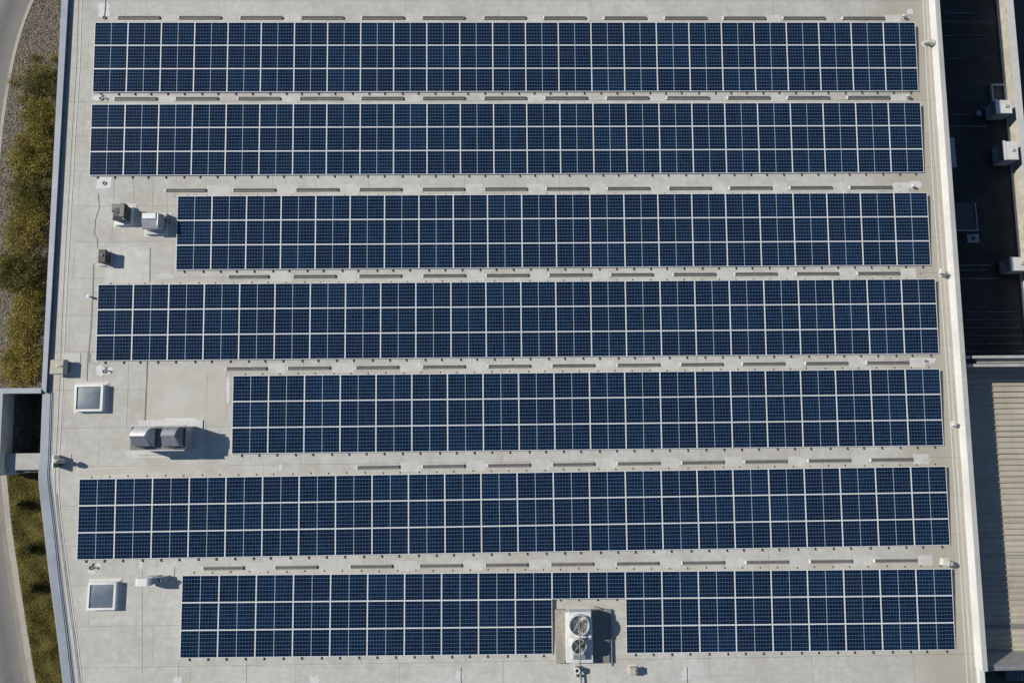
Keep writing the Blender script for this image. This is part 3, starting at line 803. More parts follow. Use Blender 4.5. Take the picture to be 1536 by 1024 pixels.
def fan_part(px, py, rpx, z0, z1, name):
    cx, cy = L_(px, py, z1); r = rpx * 36.5 / 1024
    m = MB(); m.ring((cx, cy), r, r - .03, z0, z1, 40); f = m.build(name, 'dull_white', t)
    m = MB(); m.cyl((cx, cy), r - .035, z1 - .35, z1 - .32, 32); m.build('fan_floor', 'mesh_dark', f)
    m = MB()
    for k in range(4):
        a0 = k * math.pi / 2 + .5
        vs = []
        for (rr, da, dz) in ((.08, 0, 0), (r * .86, -.30, 0), (r * .86, .30, .10), (.08, .5, .04)):
            vs.append((cx + rr * math.cos(a0 + da), cy + rr * math.sin(a0 + da), z1 - .20 + dz))
        m.add(vs + [(x, y, z - .012) for x, y, z in vs], [(0, 1, 2, 3), (7, 6, 5, 4), (0, 4, 5, 1), (1, 5, 6, 2), (2, 6, 7, 3), (3, 7, 4, 0)])
    m.build('blade', 'blade', f)
    m = MB(); m.cyl((cx, cy), .09, z1 - .22, z1 - .04, 14); m.build('hub', 'dark_metal', f)
    m = MB()
    for k in range(4):
        an = k * math.pi / 2 + math.pi / 4
        m.tube([(cx + .05 * math.cos(an), cy + .05 * math.sin(an), z1 - .02), (cx + (r - .03) * math.cos(an), cy + (r - .03) * math.sin(an), z1 - .015)], .016, 6)
    for k in range(1, 6):
        rr = r * k / 6
        m.tube([(cx + rr * math.cos(i * math.pi / 16), cy + rr * math.sin(i * math.pi / 16), z1 - .012) for i in range(33)], .0045, 4)
    m.build('guard', 'galv', f)
    return cx, cy, r
MB().box(L_(854, 940, 1.25)[0], L_(868, 956.5, 1.25)[1], zc + .001, L_(887, 940, 1.25)[0], L_(868, 917.5, 1.25)[1], 1.25, .015).build('fan_plinth', 'dull_white', t)
f1 = fan_part(869, 937.5, 14.6, 1.251, 1.55, 'fan_shroud')
f2 = fan_part(868.5, 969.5, 11.2, zc + .003, 1.36, 'fan_shroud')
h0 = L_(860, 990, .95); h1 = L_(878, 979, .95)
m = MB(); m.frustum([(h0[0] - .02, h0[1] - .02, zc + .002), (h1[0] + .08, h0[1] - .02, zc + .002), (h1[0] + .04, h1[1] + .06, zc + .002), (h0[0], h1[1] + .06, zc + .002)],
                    [(h0[0], h0[1] + .03, .9), (h1[0] + .02, h0[1] + .03, .9), (h1[0] - .04, h1[1], .96), (h0[0] + .06, h1[1], .96)])
m.build('motor_cover', 'galv', t)
MB().cyl(L_(883, 956, .7), .12, zc + .003, zc + .2, 16, .09).build('cap', 'white', t)
m = MB(); m.tube([(f1[0] + .0, f1[1] + f1[2] * .95, 1.60), (f2[0] + .02, f2[1] - f2[2], 1.60), (*L_(870.5, 996, 1.58), 1.58)], .035, 8); m.build('cross_bar', 'pipe', t)
MB().box(*L_(857, 916, zc), zc + .001, *[v for v in L_(884, 914.5, zc)], zc + .03).build('edge_trim', 'galv', t)
m = MB(); m.tube([(*L_(889, 914, .5), .4), (*L_(889, 914, .5), .85)], .03, 6).tube([(*L_(893, 912, .5), .1), (*L_(893, 912, .5), .5)], .03, 6); m.build('valve_stem', 'pipe', t)
# conduit leaving the condenser
o2 = P(870, 998, 0)
t = empty('conduit', (o2.x, o2.y, 0), 'thick dark conduit running from the condenser unit to the lower edge', 'conduit')
q = P(872.5, 1040, .2) - o2
MB().tube([(0, .0, .05), (0, -.02, .22), (q.x, q.y, .22)], .05, 10).build('pipe', 'pipe', t)
for k in (.35, .8):
    MB().box(q.x * k - .08, q.y * k - .05, .0, q.x * k + .08, q.y * k + .05, .17).build('pipe_block', 'dark_metal', t)
# round cowl beside the conduit
o = P(865, 1003, .25)
t = empty('cowl_vent', (o.x, o.y, 0), 'small white cowl beside the conduit below the condenser unit', 'roof vent')
MB().cyl((0, 0), .10, 0, .45, 16).build('neck', 'galv', t)
m = MB(); m.ring((0, 0), .16, .10, .40, .5, 18); m.build('cap', 'white', t)
MB().cyl((0, 0), .099, .451, .46, 16).build('opening', 'mesh_dark', t)
m = MB(); m.box(-.03, -.45, .02, .03, -.14, .10); m.build('outlet', 'galv', t)

def turn_vent(px, py, label, ln=.45, r=.09, mat='white', hood=True, h=.4, ang=-15):
    o = P(px, py, 0)
    t = empty('vent_pipe', (o.x, o.y, 0), label, 'vent pipe', 'small vents along the right edge of the roof', R(ang))
    MB().cyl((0, 0), r * 1.8, .001, .03, 16, r * 1.3).build('flashing', 'seam_lite', t)
    m = MB(); m.smooth = True
    m.tube([(0, 0, .0), (0, 0, h * .7), (-.03, 0, h * .92), (-.10, 0, h), (-ln * .6, 0, h), (-ln, 0, h * .93)], r, 10); m.build('pipe', 'beige' if mat == 'beige' else 'seam_lite', t)
    if hood:
        m = MB(); m.frustum([(-ln - .06, -r * 1.3, h * .80), (-ln * .45, -r * 1.3, h * .82), (-ln * .45, r * 1.3, h * .82), (-ln - .06, r * 1.3, h * .80)],
                            [(-ln - .02, -r * 1.2, h + r * 1.25), (-ln * .45, -r * 1.2, h + r * 1.3), (-ln * .45, r * 1.2, h + r * 1.3), (-ln - .02, r * 1.2, h + r * 1.25)])
        m.build('hood', 'vent_beige', t)
    return t
turn_vent(1387, 66, 'small beige hooded vent right of the topmost array', .35, .10, 'beige', True, .3, 160)
turn_vent(1413, 412, 'white hooded pipe touching the right parapet beside the gap above the middle array', .38, .11, 'white', True, .45)
turn_vent(1430, 636.5, 'small white round vent between the shortest full array and the right parapet', .22, .10, 'white', True, .3)
turn_vent(1420, 843, 'long pale hooded pipe at the right end of the lowest gap', .6, .14, 'white', True, .5)
turn_vent(1357, 28, 'tiny white vent at the right end of the strip row above the topmost array', .2, .06, 'white', True, .2)
turn_vent(1363, 147.3, 'tiny white vent at the right end of the narrow top gap', .2, .06, 'white', True, .2)
turn_vent(1370, 281.5, 'tiny grey vent on a white patch above the right end of the third array', .16, .06, 'beige', True, .2)
turn_vent(1387, 541, 'tiny bent pipe on a white oval patch above the right end of the shortest array', .2, .05, 'beige', False, .2)
turn_vent(1380, 410.5, 'tiny dark bent pipe left of the white hooded pipe at the right parapet', .18, .025, 'beige', False, .08)
def small_pipe(px, py, label, r=.06, h=.25):
    o = P(px, py, 0); t = empty('vent_pipe', (o.x, o.y, 0), label, 'vent pipe')
    MB().cyl((0, 0), r * 2, .001, .02, 14, r * 1.4).build('flashing', 'patch', t)
    MB().cyl((0, 0), r, .02, h, 14).build('pipe', 'galv', t)
    MB().cyl((0, 0), r * 1.5, h, h + .03, 14, r * .6).build('cap', 'white', t)
small_pipe(138, 446, 'short capped pipe left of the middle array on the left margin', .07, .35)
small_pipe(945.5, 690, 'unused', .01, .02) if False else None
# drains on their white patches
def drain(px, py, label, k):
    o = P(px, py, 0); t = empty('roof_drain', (o.x, o.y, 0), label, 'roof drain', 'small roof drains on white patches')
    MB().ring((0, 0), .11, .085, .012, .05, 20).build('rim', 'dark_metal', t)
    m = MB()
    for a in range(5): m.tube([(-.085 + a * .042, -.07, .05), (-.085 + a * .042, .07, .05)], .007, 5)
    m.build('grate', 'dark_metal', t)
    if k: m = MB(); m.tube([(.09, 0, .05), (.2, .05, .09), (.33, .03, .06), (.36, -.08, .03)], .025, 6).tube([(.05, .1, .03), (.08, .26, .06)], .025, 6); m.build('bent_pipe', 'rail', t)
drain(157, 557, 'dark roof drain with bent pipe on the white patch above the upper skylight', True)
drain(137, 851, 'roof drain with bent pipe above the lower skylight', True)
drain(157, 275, 'small dark roof drain left of the small dark fan', False)
drain(152, 148.5, 'roof drain at the left end of the narrow top gap', True)
drain(157, 27, 'dark roof drain at the foot of the thin wire in the top left corner', False)
# small box vent near the lower edge
o = P(950, 1006, .3)
t = empty('box_vent', (o.x, o.y, 0), 'small beige box vent below the lowest array, right of the condenser unit', 'roof vent')
MB().box(-.24, -.24, .001, .26, .26, .015).build('flashing', 'patch_soft', t)
MB().box(-.16, -.17, .015, .16, .17, .36).build('duct', 'beige', t)
MB().frustum([(-.22, -.2, .36), (.22, -.2, .36), (.22, .2, .36), (-.22, .2, .36)], [(-.2, -.16, .44), (.1, -.16, .44), (.1, .16, .44), (-.2, .16, .44)]).build('hood', 'beige', t)
MB().box(.225, -.12, .2, .245, .22, .46).build('flap', 'dark_metal', t)

def wire(pts, label, r=.016, z=.03):
    L = [P(*p, 0) for p in pts]; o = L[0]
    ob = MB().tube([(p.x - o.x, p.y - o.y, z) for p in L], r, 6)  .build('conduit', 'wire'); ob.location = o
    return tag(ob, label, 'conduit')
wire([(158.5, -8), (158, 12), (156.5, 27)], 'thin dark wire running down to the drain in the top left corner')
wire([(147, 290), (149, 310), (143, 330), (141.5, 352), (146, 357), (146, 372)], 'thin grey conduit bending beside the small dark fan towards the upright box vent', .010, .018)
wire([(140, 395), (139, 440), (135.5, 500), (131, 541), (130, 571)], 'thin dark conduit along the left end of the middle array', .012)
wire([(135, 530), (133.5, 543), (146, 547)], 'short conduit hooking around the lower left corner of the middle array', .012)
wire([(1030, 1000), (1030.5, 1034)], 'thin dark wire crossing the white patch at the lower edge of the roof')
wire([(691, 1000), (691.5, 1034)], 'thin dark wire crossing the pale patch below the left half of the lowest array', .012)

# ================================================================= LIGHT WELL AND CANOPY (part of the building)
ZW = .2
c0 = P(-9, 582.5, ZW); c1 = P(62.0, 581.5, ZW); c2 = P(69, 589.5, ZW); c3 = P(-9, 590, ZW)
m = MB(); m.prism([(c0.x, c1.y - .005), (c1.x - .003, c1.y - .005), (c1.x - .003, c2.y), (c0.x, c2.y)], ZW - .05, ZW - .003); W(m).build('parapet_coping', 'cap_blue', bld)
m = MB(); m.prism([(c0.x, c1.y - .03), (c1.x, c1.y - .03), (c1.x, c2.y + .03), (c0.x, c2.y + .03)], -1.7, ZW - .051); W(m).build('wall', 'well_wall', bld)
pl = P(3.5, 600, ZW); plb = P(0.5, 690, ZW); ys = P(5, 680, -.25).y; ye = P(5, 705, -.25).y
m = MB(); m.prism([(pl.x - .34, c2.y - .003), (pl.x, c2.y - .003), (plb.x, ye - .3), (plb.x - .34, ye - .3)], ZW - .05, ZW); W(m).build('parapet_coping', 'cap_blue', bld)
m = MB(); m.prism([(pl.x - .31, c2.y - .003), (pl.x - .03, c2.y - .003), (plb.x - .03, ye - .27), (plb.x - .31, ye - .27)], -.75, ZW - .051); W(m).build('wall', 'well_wall', bld)
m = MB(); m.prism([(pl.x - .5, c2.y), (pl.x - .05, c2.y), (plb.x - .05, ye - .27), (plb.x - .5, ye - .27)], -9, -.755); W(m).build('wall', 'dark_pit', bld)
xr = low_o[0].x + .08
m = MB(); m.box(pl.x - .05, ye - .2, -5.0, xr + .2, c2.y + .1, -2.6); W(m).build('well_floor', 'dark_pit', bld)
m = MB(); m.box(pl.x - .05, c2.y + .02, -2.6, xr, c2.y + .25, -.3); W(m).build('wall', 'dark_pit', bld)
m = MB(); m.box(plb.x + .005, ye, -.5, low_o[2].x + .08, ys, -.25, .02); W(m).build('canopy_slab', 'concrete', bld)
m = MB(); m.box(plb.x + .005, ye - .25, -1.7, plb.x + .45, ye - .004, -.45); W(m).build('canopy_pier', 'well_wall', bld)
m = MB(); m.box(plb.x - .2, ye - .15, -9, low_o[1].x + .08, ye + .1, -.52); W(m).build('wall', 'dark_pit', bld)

# ================================================================= GROUND LEFT OF THE BUILDING
ZG = LAWN_Z
kl_px = [(66, -60), (57, -22), (50, -4), (44, 6), (31, 40), (19, 82), (9.5, 130), (2.5, 176), (-3, 225), (-10, 310), (-14, 400), (-14, 490), (-10, 590), (-4, 670), (1, 710), (9, 790), (19, 860), (32, 945), (45, 1024), (60, 1100)]
KL = smooth_line([P(*p, ZG) for p in kl_px], 5)
W_UP, W_LO = .19, .33
def kw(p): return W_UP if p.y > P(0, 640, ZG).y else (W_LO if p.y < P(0, 700, ZG).y else W_UP + (W_LO - W_UP) * ((P(0, 640, ZG).y - p.y) / (P(0, 640, ZG).y - P(0, 700, ZG).y)))
def off_var(pts, f):
    out = []
    for i, p in enumerate(pts):
        t = (pts[min(i + 1, len(pts) - 1)] - pts[max(i - 1, 0)]); n = Vector((-t.y, t.x, 0)).normalized(); out.append(p + n * f(p))
    return out
KR = off_var(KL, kw)
if KR[0].x < KL[0].x: KR = off_var(KL, lambda p: -kw(p) * -1)
far = [Vector((-140, p.y, 0)) for p in KL]
sgn = -1 if off_var(KL, lambda p: .1)[0].x > KL[0].x else 1
offs = [(0, 0), (.45, 0), (.8, .55), (1.05, 1), (1.35, .9), (1.7, .15), (2.4, .05), (2.75, .8), (3.2, .8), (3.7, 0), (6, 0)]
m = MB(); ww = []
lines = [off_var(KL, lambda p, d=d_: sgn * d) for d_, _ in offs] + [far]
for k, L in enumerate(lines):
    m.v += [(p.x, p.y, ZG - .10) for p in L]; ww += [offs[k][1] if k < len(offs) else 0] * len(L)
nk = len(KL)
for k in range(len(lines) - 1): m.f += [(k * nk + i, k * nk + i + 1, (k + 1) * nk + i + 1, (k + 1) * nk + i) for i in range(nk - 1)]
ro = m.build('road', 'asphalt'); tag(ro, kind='structure')
at = ro.data.attributes.new('wear', 'FLOAT', 'POINT')
for i, x in enumerate(ww): at.data[i].value = x
tag(MB().strip(KL, KR, ZG - .4, ZG + .02).build('kerb', 'kerb'), kind='structure')
G1 = off_var(KL, lambda p: -.02); G2 = off_var(KL, lambda p: -.36 if p.y < P(0, 640, ZG).y else -.14)
tag(MB().strip(G2, G1, ZG - .5, ZG - .094).build('road_gutter', 'asphalt_side'), kind='structure')
ypit = P(0, 586, ZW).y; ylow = ye - .02
wall_x = lambda y: (lerp_line(lo0, lo1, y).x + .2)
def low_x(y):
    for i in range(len(low_o) - 1):
        if low_o[i].y >= y >= low_o[i + 1].y: return lerp_line(low_o[i], low_o[i + 1], y).x + .2
    return low_o[-1].x
up = [p for p in KR if p.y > ypit - .2]; lo = [p for p in KR if p.y < ylow]; mid_ = [p for p in KR if ypit + .3 >= p.y >= ylow - .5]
tag(MB().strip(up, [Vector((wall_x(p.y), p.y, 0)) for p in up], ZG).build('gravel_bed', 'gravel'), kind='structure')
tag(MB().strip(lo, [Vector((low_x(p.y), p.y, 0)) for p in lo], ZG).build('lawn', 'lawn'), kind='structure')
tag(MB().strip(mid_, [Vector((pl.x - .4, p.y, 0)) for p in mid_], ZG - .008).build('terrace', 'soil'), kind='structure')
g = MB(); g.add([(-300, -300, -9.02), (300, -300, -9.02), (300, 300, -9.02), (-300, 300, -9.02)], [(0, 1, 2, 3)])
tag(g.build('ground', 'far_ground'), kind='structure')
tag(MB().box(-141, -60, -9, -30, 60, ZG - .45).build('terrain', 'soil'), kind='structure')

def kr_x(y):
    for i in range(len(KR) - 1):
        if KR[i].y >= y >= KR[i + 1].y: return lerp_line(KR[i], KR[i + 1], y).x
    return KR[-1].x

# loose stones
rs = random.Random(3); m = MB()
ico = []
ph = (1 + 5 ** .5) / 2
ico_v = [Vector(v).normalized() for v in ((-1, ph, 0), (1, ph, 0), (-1, -ph, 0), (1, -ph, 0), (0, -1, ph), (0, 1, ph), (0, -1, -ph), (0, 1, -ph), (ph, 0, -1), (ph, 0, 1), (-ph, 0, -1), (-ph, 0, 1))]
ico_f = [(0, 11, 5), (0, 5, 1), (0, 1, 7), (0, 7, 10), (0, 10, 11), (1, 5, 9), (5, 11, 4), (11, 10, 2), (10, 7, 6), (7, 1, 8), (3, 9, 4), (3, 4, 2), (3, 2, 6), (3, 6, 8), (3, 8, 9), (4, 9, 5), (2, 4, 11), (6, 2, 10), (8, 6, 7), (9, 8, 1)]
ytop = P(50, -20, ZG).y; n = 0
while n < 24000:
    y = rs.uniform(ypit + .15, ytop); x = rs.uniform(-31, -24.5)
    if x < kr_x(y) + .03 or x > wall_x(y) - .1: continue
    r = .018 + .04 * rs.random() ** 2.2; c = Vector((x, y, ZG + r * .2)); a = rs.uniform(0, 6.28); sx, sy, sz = rs.uniform(.8, 1.4), rs.uniform(.6, 1), rs.uniform(.4, .8)
    ca, sa = math.cos(a), math.sin(a)
    vs = []
    for v in ico_v:
        q = Vector((v.x * sx, v.y * sy, v.z * sz)) * r * rs.uniform(.85, 1.15); vs.append((c.x + q.x * ca - q.y * sa, c.y + q.x * sa + q.y * ca, c.z + q.z))
    m.add(vs, ico_f); n += 1
tag(m.build('gravel', 'stones', fix=False), 'loose brown and grey gravel stones in the bed along the building', 'gravel', kind='stuff')

# grass blades
m = MB(); n = 0; yb_ = P(60, 1040, ZG).y
while n < 42000:
    y = rs.uniform(yb_, ylow); x = rs.uniform(-30, -22)
    if x < kr_x(y) + .0 or x > low_x(y) - .1: continue
    clump = math.sin(x * 3.1 + 1.3 * math.sin(y * 2.3)) * math.sin(y * 2.7 + x)
    h = rs.uniform(.05, .13) * (1 + .4 * clump); a = rs.gauss(.9, .7); l = rs.uniform(.05, .14); wd = rs.uniform(.008, .018)
    dx, dy = math.cos(a), math.sin(a)
    m.add([(x - dy * wd, y + dx * wd, ZG), (x + dy * wd, y - dx * wd, ZG), (x + dx * l, y + dy * l, ZG + h)], [(0, 1, 2)]); n += 1
tag(m.build('grass', 'grass', fix=False), 'dry olive grass covering the lawn below the canopy', 'grass', kind='stuff')

# junipers ------------------------------------------------------------------
def juniper(cx, cy, rx, ry, H, nb, mat, label, name='juniper_shrub', group='juniper shrubs along the left wall', seed=0, leaf=.085, dens=1.0, cat='shrub', xmax=None, spiky=False):
    r = random.Random(seed)
    o = P(cx, cy, ZG); k = (38.5 - ZG) / 1024; RX, RY = rx * k, ry * k
    t = empty(name, o, label, cat, group)
    lf = MB(); br = MB()
    for b in range(nb):
        a = r.uniform(0, 6.283); q = math.sqrt(r.uniform(.05, 1)); q2 = q * r.uniform(.8, 1.12)
        end = Vector((RX * math.cos(a) * q2, RY * math.sin(a) * q2, H * (1.05 - .75 * q * q) * r.uniform(.55, 1.1)))
        base = Vector((end.x * .35 + r.uniform(-.25, .25) * RX, end.y * .25 + r.uniform(-.2, .2) * RY, .02))
        ctrl = base.lerp(end, .5) + Vector((0, 0, H * .3))
        pts = [base * (1 - u) ** 2 + ctrl * 2 * u * (1 - u) + end * u * u for u in (0, .2, .4, .6, .8, 1)]
        br.tube(pts, [.022, .018, .014, .011, .008, .004], 4)
        if spiky and b < 9:
            a = 1.2 + b * .28; q2 = r.uniform(1.15, 1.6); end = Vector((RX * math.cos(a) * q2, RY * math.sin(a) * q2, H * .45)); ctrl = base.lerp(end, .5) + Vector((0, 0, H * .25))
        nl = int(105 * dens)
        for i in range(nl):
            u = r.random() ** .6; p = base * (1 - u) ** 2 + ctrl * 2 * u * (1 - u) + end * u * u
            dr = (end - base).normalized()
            sp = .17 * (1.15 - u * .6)
            p = p + Vector((r.gauss(0, sp), r.gauss(0, sp), r.gauss(0, sp * .6)))
            d = (dr * r.uniform(.3, 1) + Vector((r.gauss(0, .6), r.gauss(0, .6), r.gauss(.25, .35)))).normalized()
            l = leaf * r.uniform(.6, 1.5); wdt = leaf * r.uniform(.12, .26)
            s_ = d.cross(Vector((r.gauss(0, 1), r.gauss(0, 1), r.gauss(0, 1)))).normalized() * wdt
            if p.z < .01: p.z = .01 + r.random() * .05
            if xmax is not None and (o.x + p.x) > wall_x(o.y + p.y) - .22: continue
            e = p + d * l
            lf.add([p - s_ * .5, p + d * l * .5 + s_, e, p + d * l * .5 - s_], [(0, 1, 2, 3)])
    lf.build('foliage', mat, t, fix=False); br.build('stems', 'bark', t)
    return t
juniper(68, 128, 35, 38, .75, 66, 'juniper_dark', 'dark spiky juniper reaching over the gravel, topmost of the shrubs', seed=1, dens=1.1, xmax=1, spiky=True)
juniper(66, 178, 33, 38, .7, 95, 'juniper', 'olive juniper between the spiky dark one and the broad shrub', seed=2, xmax=1)
juniper(55, 234, 41, 49, .8, 160, 'juniper', 'broad olive juniper spreading widest towards the road', seed=3, xmax=1)
juniper(52, 290, 37, 40, .8, 115, 'juniper_dark', 'deep olive juniper in front of the wall, below the broad one', seed=4, xmax=1)
juniper(42, 346, 39, 42, .5, 135, 'juniper_gold', 'golden low juniper above the darkest shrub', seed=5, xmax=1)
juniper(32, 410, 50, 42, .95, 160, 'juniper_dark', 'darkest thick juniper filling the bed from the kerb to the wall', seed=6, dens=1.2, xmax=1)
juniper(42, 482, 29, 58, .35, 150, 'juniper_gold', 'golden low juniper mat below the darkest shrub', seed=7, xmax=1)
juniper(35, 545, 35, 44, .35, 140, 'juniper_gold', 'golden low juniper mat in the corner above the light well', seed=8, xmax=1)
juniper(64, 205, 20, 20, .5, 40, 'juniper', 'small olive juniper tucked between the broad shrub and the wall', seed=11, xmax=1)
juniper(52, 320, 26, 20, .4, 55, 'juniper_gold', 'small golden juniper between the deep olive shrub and the golden one', seed=12, xmax=1)
juniper(54, 444, 18, 18, .35, 40, 'juniper', 'small olive juniper by the wall just below the darkest shrub', seed=13, xmax=1)
def weed(cx, cy, r_, label, seed, mat='juniper_gold', h=.25, nb=14):
    juniper(cx, cy, r_, r_, h, nb, mat, label, 'weed', 'small weeds in the gravel', seed, .06, .45, 'plant', xmax=1)
weed(84, 92, 8, 'yellow weed against the wall above the dark spiky juniper', 21)
weed(53, 88, 5, 'tiny yellow weed standing alone in the upper gravel', 22)
weed(24, 125, 9, 'yellowish weed nearest the kerb in the gravel', 23)
weed(36, 152, 9, 'straggly weed at the left foot of the dark spiky juniper', 24, 'juniper')
def sapling(cx, cy, label, seed):
    juniper(cx, cy, 6, 6, .6, 11, 'sapling_dark', label, 'young_shrub', 'young shrubs planted in the lawn', seed, .09, .8, 'shrub')
sapling(43, 756, 'young dark shrub in the lawn closest to the canopy', 31)
sapling(54, 820, 'young dark shrub in the lawn, middle of the three', 32)
sapling(60, 880, 'young dark shrub in the lawn farthest from the canopy', 33)

# ================================================================= RIBBED ROOF BUILDING (right)
ZR = -2.25
yA = P(1500, 536, ZR).y; yB = P(1500, 984, ZR).y; xL = rin_t.x + .3; xw = lambda y: lerp_line(rin_t, rin_b, y).x + .05
rib = empty('ribbed_roof_building', (30, (yA + yB) / 2, -9), 'lower building with tan ribbed metal roof at the right edge', 'building')
def WR(mb): mb.v = [(x - 30, y - (yA + yB) / 2, z + 9) for x, y, z in mb.v]; return mb
XR = 62
yr0 = P(1500, 552, ZR).y; pitch = .335; y = yr0; m = MB(); prof = []
rr = random.Random(5)
while y > yB:
    hh = .125 * rr.uniform(.75, 1.25); q = rr.uniform(-.012, .012)
    prof += [(y + q, ZR), (y + q - .02, ZR + hh), (y + q - .07, ZR + hh), (y + q - .09, ZR), (y - .22, ZR + .006)]; y -= pitch
prof.append((max(y, yB), ZR))
n = len(prof)
A = [(xw(p[0]), p[0], p[1]) for p in prof]; B = [(XR, p[0], p[1]) for p in prof]
m.add(A + B, [(i, i + 1, n + i + 1, n + i) for i in range(n - 1)]); WR(m).build('roof', 'ribbed', rib, fix=False)
m = MB(); m.prism([(xw(yr0), yr0), (xw(yB), yB), (XR, yB), (XR, yr0)], -9, ZR - .06); WR(m).build('wall', 'dark_side', rib)
# upper verge: box gutter with two rails
zv = -.12
xg = P(1452, 540, zv).x
def vb(px_y0, px_y1, z0, z1, x0=None):
    ya, yb = P(1490, px_y0, z1).y, P(1490, px_y1, z1).y
    return (x0 if x0 is not None else xg, yb, z0, XR, ya, z1)
m = MB(); m.box(*vb(533, 549.5, -9, -1.2)); m.box(*vb(545.5, 549.4, -1.199, zv - .14)); m.box(*vb(533, 537, -1.199, zv - .14)); WR(m).build('verge_wall', 'flash', rib)
m = MB(); m.box(*vb(533, 537, zv - .139, zv, P(1459, 535, zv).x)).box(*vb(545.5, 549.5, zv - .139, zv, P(1461, 547, zv).x)); WR(m).build('verge_rail', 'flash', rib)
m = MB(); m.box(P(1473, 540, zv).x, P(1490, 543.2, zv).y, -1.19, XR, P(1490, 537.2, zv).y, -.55); WR(m).build('verge_cover', 'flash', rib)
# lower verge: sloping flashing and gutter
zl = .05
y0_, y1_, y2_ = P(1500, 981, ZR).y, P(1500, 997, zl).y, P(1500, 1005, zl).y
xk = P(1482, 998, zl).x
m = MB(); m.frustum([(xk, y1_, ZR - .2), (XR, y1_, ZR - .2), (XR, y0_, ZR + .0), (xk, y0_, ZR + .0)], [(xk, y1_, zl - .05), (XR, y1_, zl - .05), (XR, y0_, ZR + .10), (xk, y0_, ZR + .10)])
WR(m).build('eaves_flashing', 'flash', rib)
m = MB(); m.box(xk, y2_, zl - .2, XR, y1_ - .003, zl - .15).box(xk, y2_, zl - .15, XR, y2_ + .04, zl).box(xk, y1_ - .05, zl - .15, XR, y1_ - .003, zl - .02).box(xk - .03, y2_ - .01, zl - .21, xk - .001, y1_, zl + .02)
WR(m).build('gutter', 'galv', rib)
m = MB()
for py in (662, 731, 832, 941):
    yy = P(1500, py, ZR).y; m.box(xw(yy) + .02, yy - .02, ZR + .006, XR, yy + .02, ZR + .075)
WR(m).build('roof_seam', 'galv', rib)
m = MB(); yy = P(1500, 938, ZR).y; m.box(xw(yy) + .02, yy - .12, ZR + .006, XR, yy + .12, ZR + .06); WR(m).build('roof_walkway', 'plat_dark', rib)

# ================================================================= DARK ROOF BUILDING (right, in the shade)
ZD = -7.8
dk = empty('dark_roof_building', (34, 14, -9), 'lower building with black bitumen roof lying in the shade of the white parapet', 'building')
def WD(mb): mb.v = [(x - 34, y - 14, z + 9) for x, y, z in mb.v]; return mb
yD = vb(533, 551, -9, zv)[4] + .02
ZP = -6.8
q0, q1 = P(1502, 0, ZD), P(1536, 400, ZD)
k0 = P(1511, 0, ZP); k1 = P(1537.5, 300, ZP)
pt, pb = lerp_line(k0, k1, 38), lerp_line(k0, k1, yD)
WD(MB().prism([(rin_t.x + .1, 38), (xw(yD), yD), (pb.x + .7, yD), (pt.x + .7, 38)], -9, ZD)).build('roof', 'bitumen', dk)
WD(MB().prism([(pt.x, 38), (pb.x, yD), (pb.x + .02 + .42, yD), (pt.x + .44, 38)], ZD + .003, ZP - .05)).build('parapet', 'brick', dk)
WD(MB().prism([(pt.x - .03, 38), (pb.x - .03, yD), (pb.x + .43, yD), (pt.x + .43, 38)], ZP - .05, ZP)).build('parapet_coping', 'low_cap', dk)
WD(MB().prism([(pt.x - .10, 38), (pb.x - .10, yD), (pb.x - .005, yD), (pt.x - .005, 38)], ZD + .003, ZD + .12)).build('cant_strip', 'grey_rim', dk)
m = MB()
for k in range(7):
    yy = yD + .4 + k * .55; m.box(xw(yy) + .4, yy, ZD + .003, pb.x - .2, yy + .05, ZD + .05)
WD(m).build('roof_batten', 'lap', dk)
for (py, xa, xb) in ((172, 1422, 1470), (190, 1422, 1480), (398, 1440, 1488), (418, 1441, 1498), (405, 1440, 1480), (20, 1415, 1470), (54, 1415, 1480), (88, 1416, 1485)):
    A = P(xa, py, ZD); B = P(xb, py, ZD); WD(MB().box(A.x, A.y - .04, ZD + .003, B.x, A.y + .04, ZD + .02)).build('roof_lap', 'lap', dk)

def ac_box(px0, px1, py0, py1, zt, h, label, tmat):
    A = P(px0, py1, zt); B = P(px1, py0, zt); o = (A + B) / 2
    t = empty('air_handler', (o.x, o.y, ZD), label, 'air handler', 'white air handlers on the dark roof')
    w2, d2 = (B.x - A.x) / 2, (B.y - A.y) / 2; zt -= ZD
    MB().box(-w2 + .01, -d2 + .01, zt - h, w2 - .01, d2 - .01, zt - .06).build('cabinet', 'unit_side_shade', t)
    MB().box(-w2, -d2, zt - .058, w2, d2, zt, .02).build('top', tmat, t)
    MB().box(-w2 - .03, -d2 - .03, zt + .001, -w2 + .14, d2 + .03, zt + .045).build('top_rail', 'dull_white', t)
    m = MB(); m.box(w2 * .1, -.06, zt + .001, w2 * .5, .14, zt + .1); m.build('lifting_lug', 'beige', t)
    m = MB(); m.box(-w2 - .012, -d2 * .8, zt - h * .9, -w2 - .002, d2 * .8, zt - h * .5); m.build('side_panel', 'grey_rim', t)
    MB().box(-w2 + .12, -d2 + .12, .003, w2 - .1, d2 - .12, zt - h - .002).build('plinth', 'dark_lid', t)
ac_box(1494.5, 1517, 150, 170, -6.35, 1.05, 'uppermost white air handler box standing clear of the shade on the dark roof', 'dull_white')
ac_box(1507, 1526, 212, 239.5, -6.3, 1.15, 'tallest white air handler box, directly below the uppermost one on the dark roof', 'dull_white')
ac_box(1516.5, 1542, 385.5, 406, -6.35, 1.05, 'lowest white air handler box, cut by the right picture edge', 'dull_white')
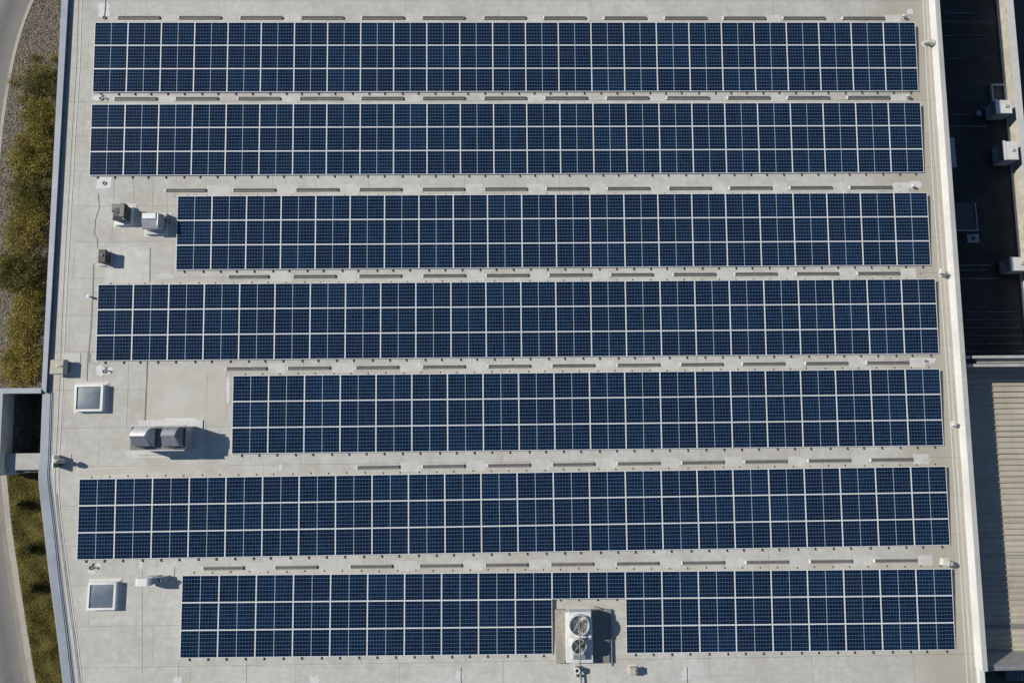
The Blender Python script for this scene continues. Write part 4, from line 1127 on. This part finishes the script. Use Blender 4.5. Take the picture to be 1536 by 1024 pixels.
# shaded hatch half behind the parapet
A, B = P(1424, 248, -6.23), P(1434, 205, -6.23); xx = xw(A.y) + .25
t = empty('roof_hatch', ((xx + B.x) / 2, (A.y + B.y) / 2, ZD), 'shaded grey roof hatch half hidden behind the white parapet', 'roof hatch')
w2, d2 = (B.x - xx) / 2, (B.y - A.y) / 2
MB().box(-w2, -d2, .003, w2, d2, 1.25).build('curb', 'grey_rim', t)
MB().box(-w2 - .04, -d2 - .04, 1.25, w2 + .04, d2 + .04, 1.37, .05).build('lid', 'cap_blue', t)
A, B = P(1432, 344, -6.38), P(1465.5, 302, -6.38)
t = empty('roof_box', ((A.x + B.x) / 2, (A.y + B.y) / 2, ZD), 'large black box with thin pale rim in the shade below the hatch', 'plant box')
w2, d2 = (B.x - A.x) / 2, (B.y - A.y) / 2
MB().box(-w2, -d2, .003, w2, d2, 1.16).build('casing', 'dark_lid', t)
m = MB(); m.box(w2 - .02, -d2 - .05, 1.161, w2 + .05, d2, 1.22).box(-w2, -d2 - .05, 1.161, w2 - .021, -d2 + .02, 1.22); m.build('rim', 'cap_blue', t)
A, B = P(1487, 163, ZD), P(1505, 128, ZD)
t = empty('roof_frame', ((A.x + B.x) / 2, (A.y + B.y) / 2, ZD), 'square grey kerb frame on the dark roof behind the uppermost air handler', 'roof kerb')
w2, d2 = (B.x - A.x) / 2, (B.y - A.y) / 2
m = MB(); m.box(-w2, -d2, .003, -w2 + .12, d2, .2).box(w2 - .12, -d2, .003, w2, d2, .2).box(-w2 + .121, d2 - .12, .003, w2 - .121, d2, .2).box(-w2 + .121, -d2, .003, w2 - .121, -d2 + .12, .2); m.build('kerb_frame', 'grey_rim', t)
MB().box(-w2 + .121, -d2 + .121, .003, w2 - .121, d2 - .121, .08).build('cover', 'dark_lid', t)
o = P(1459, 358, ZD)
t = empty('roof_vent', (o.x, o.y, ZD), 'shaded square vent plate with a dark round hole below the black box', 'roof vent')
MB().box(-.42, -.3, .003, .42, .3, .06).build('plate', 'cap_blue', t)
MB().cyl((0, .02), .12, .061, .14, 18).build('outlet', 'mesh_dark', t)
o = P(1466, 172, ZD)
t = empty('roof_vent', (o.x, o.y, ZD), 'small pale cap on the dark roof left of the uppermost air handler', 'roof vent')
MB().cyl((0, 0), .08, .003, .2, 12).build('neck', 'pipe', t); MB().cyl((0, 0), .2, .2, .3, 16, .1).build('cap', 'cap_blue', t)

# yard below the ribbed roof: a blue covered crate seen in the gap
o = P(1521, 1008, -4.0)
t = empty('covered_crate', (o.x, o.y, -4.6), 'blue covered crate in the dark gap below the gutter at the lower right corner', 'crate')
MB().box(-.5, -.45, .003, .5, .45, .55).build('crate', 'dark_metal', t)
MB().box(-.53, -.48, .551, .53, .48, .62, .03).build('cover', 'lid_blue', t)
tag(MB().box(xw(yB) + .1, YB - 12, -9, XR, y2_ - .3, -4.6).build('yard', 'far_ground'), kind='structure')
bpy.context.view_layer.update()
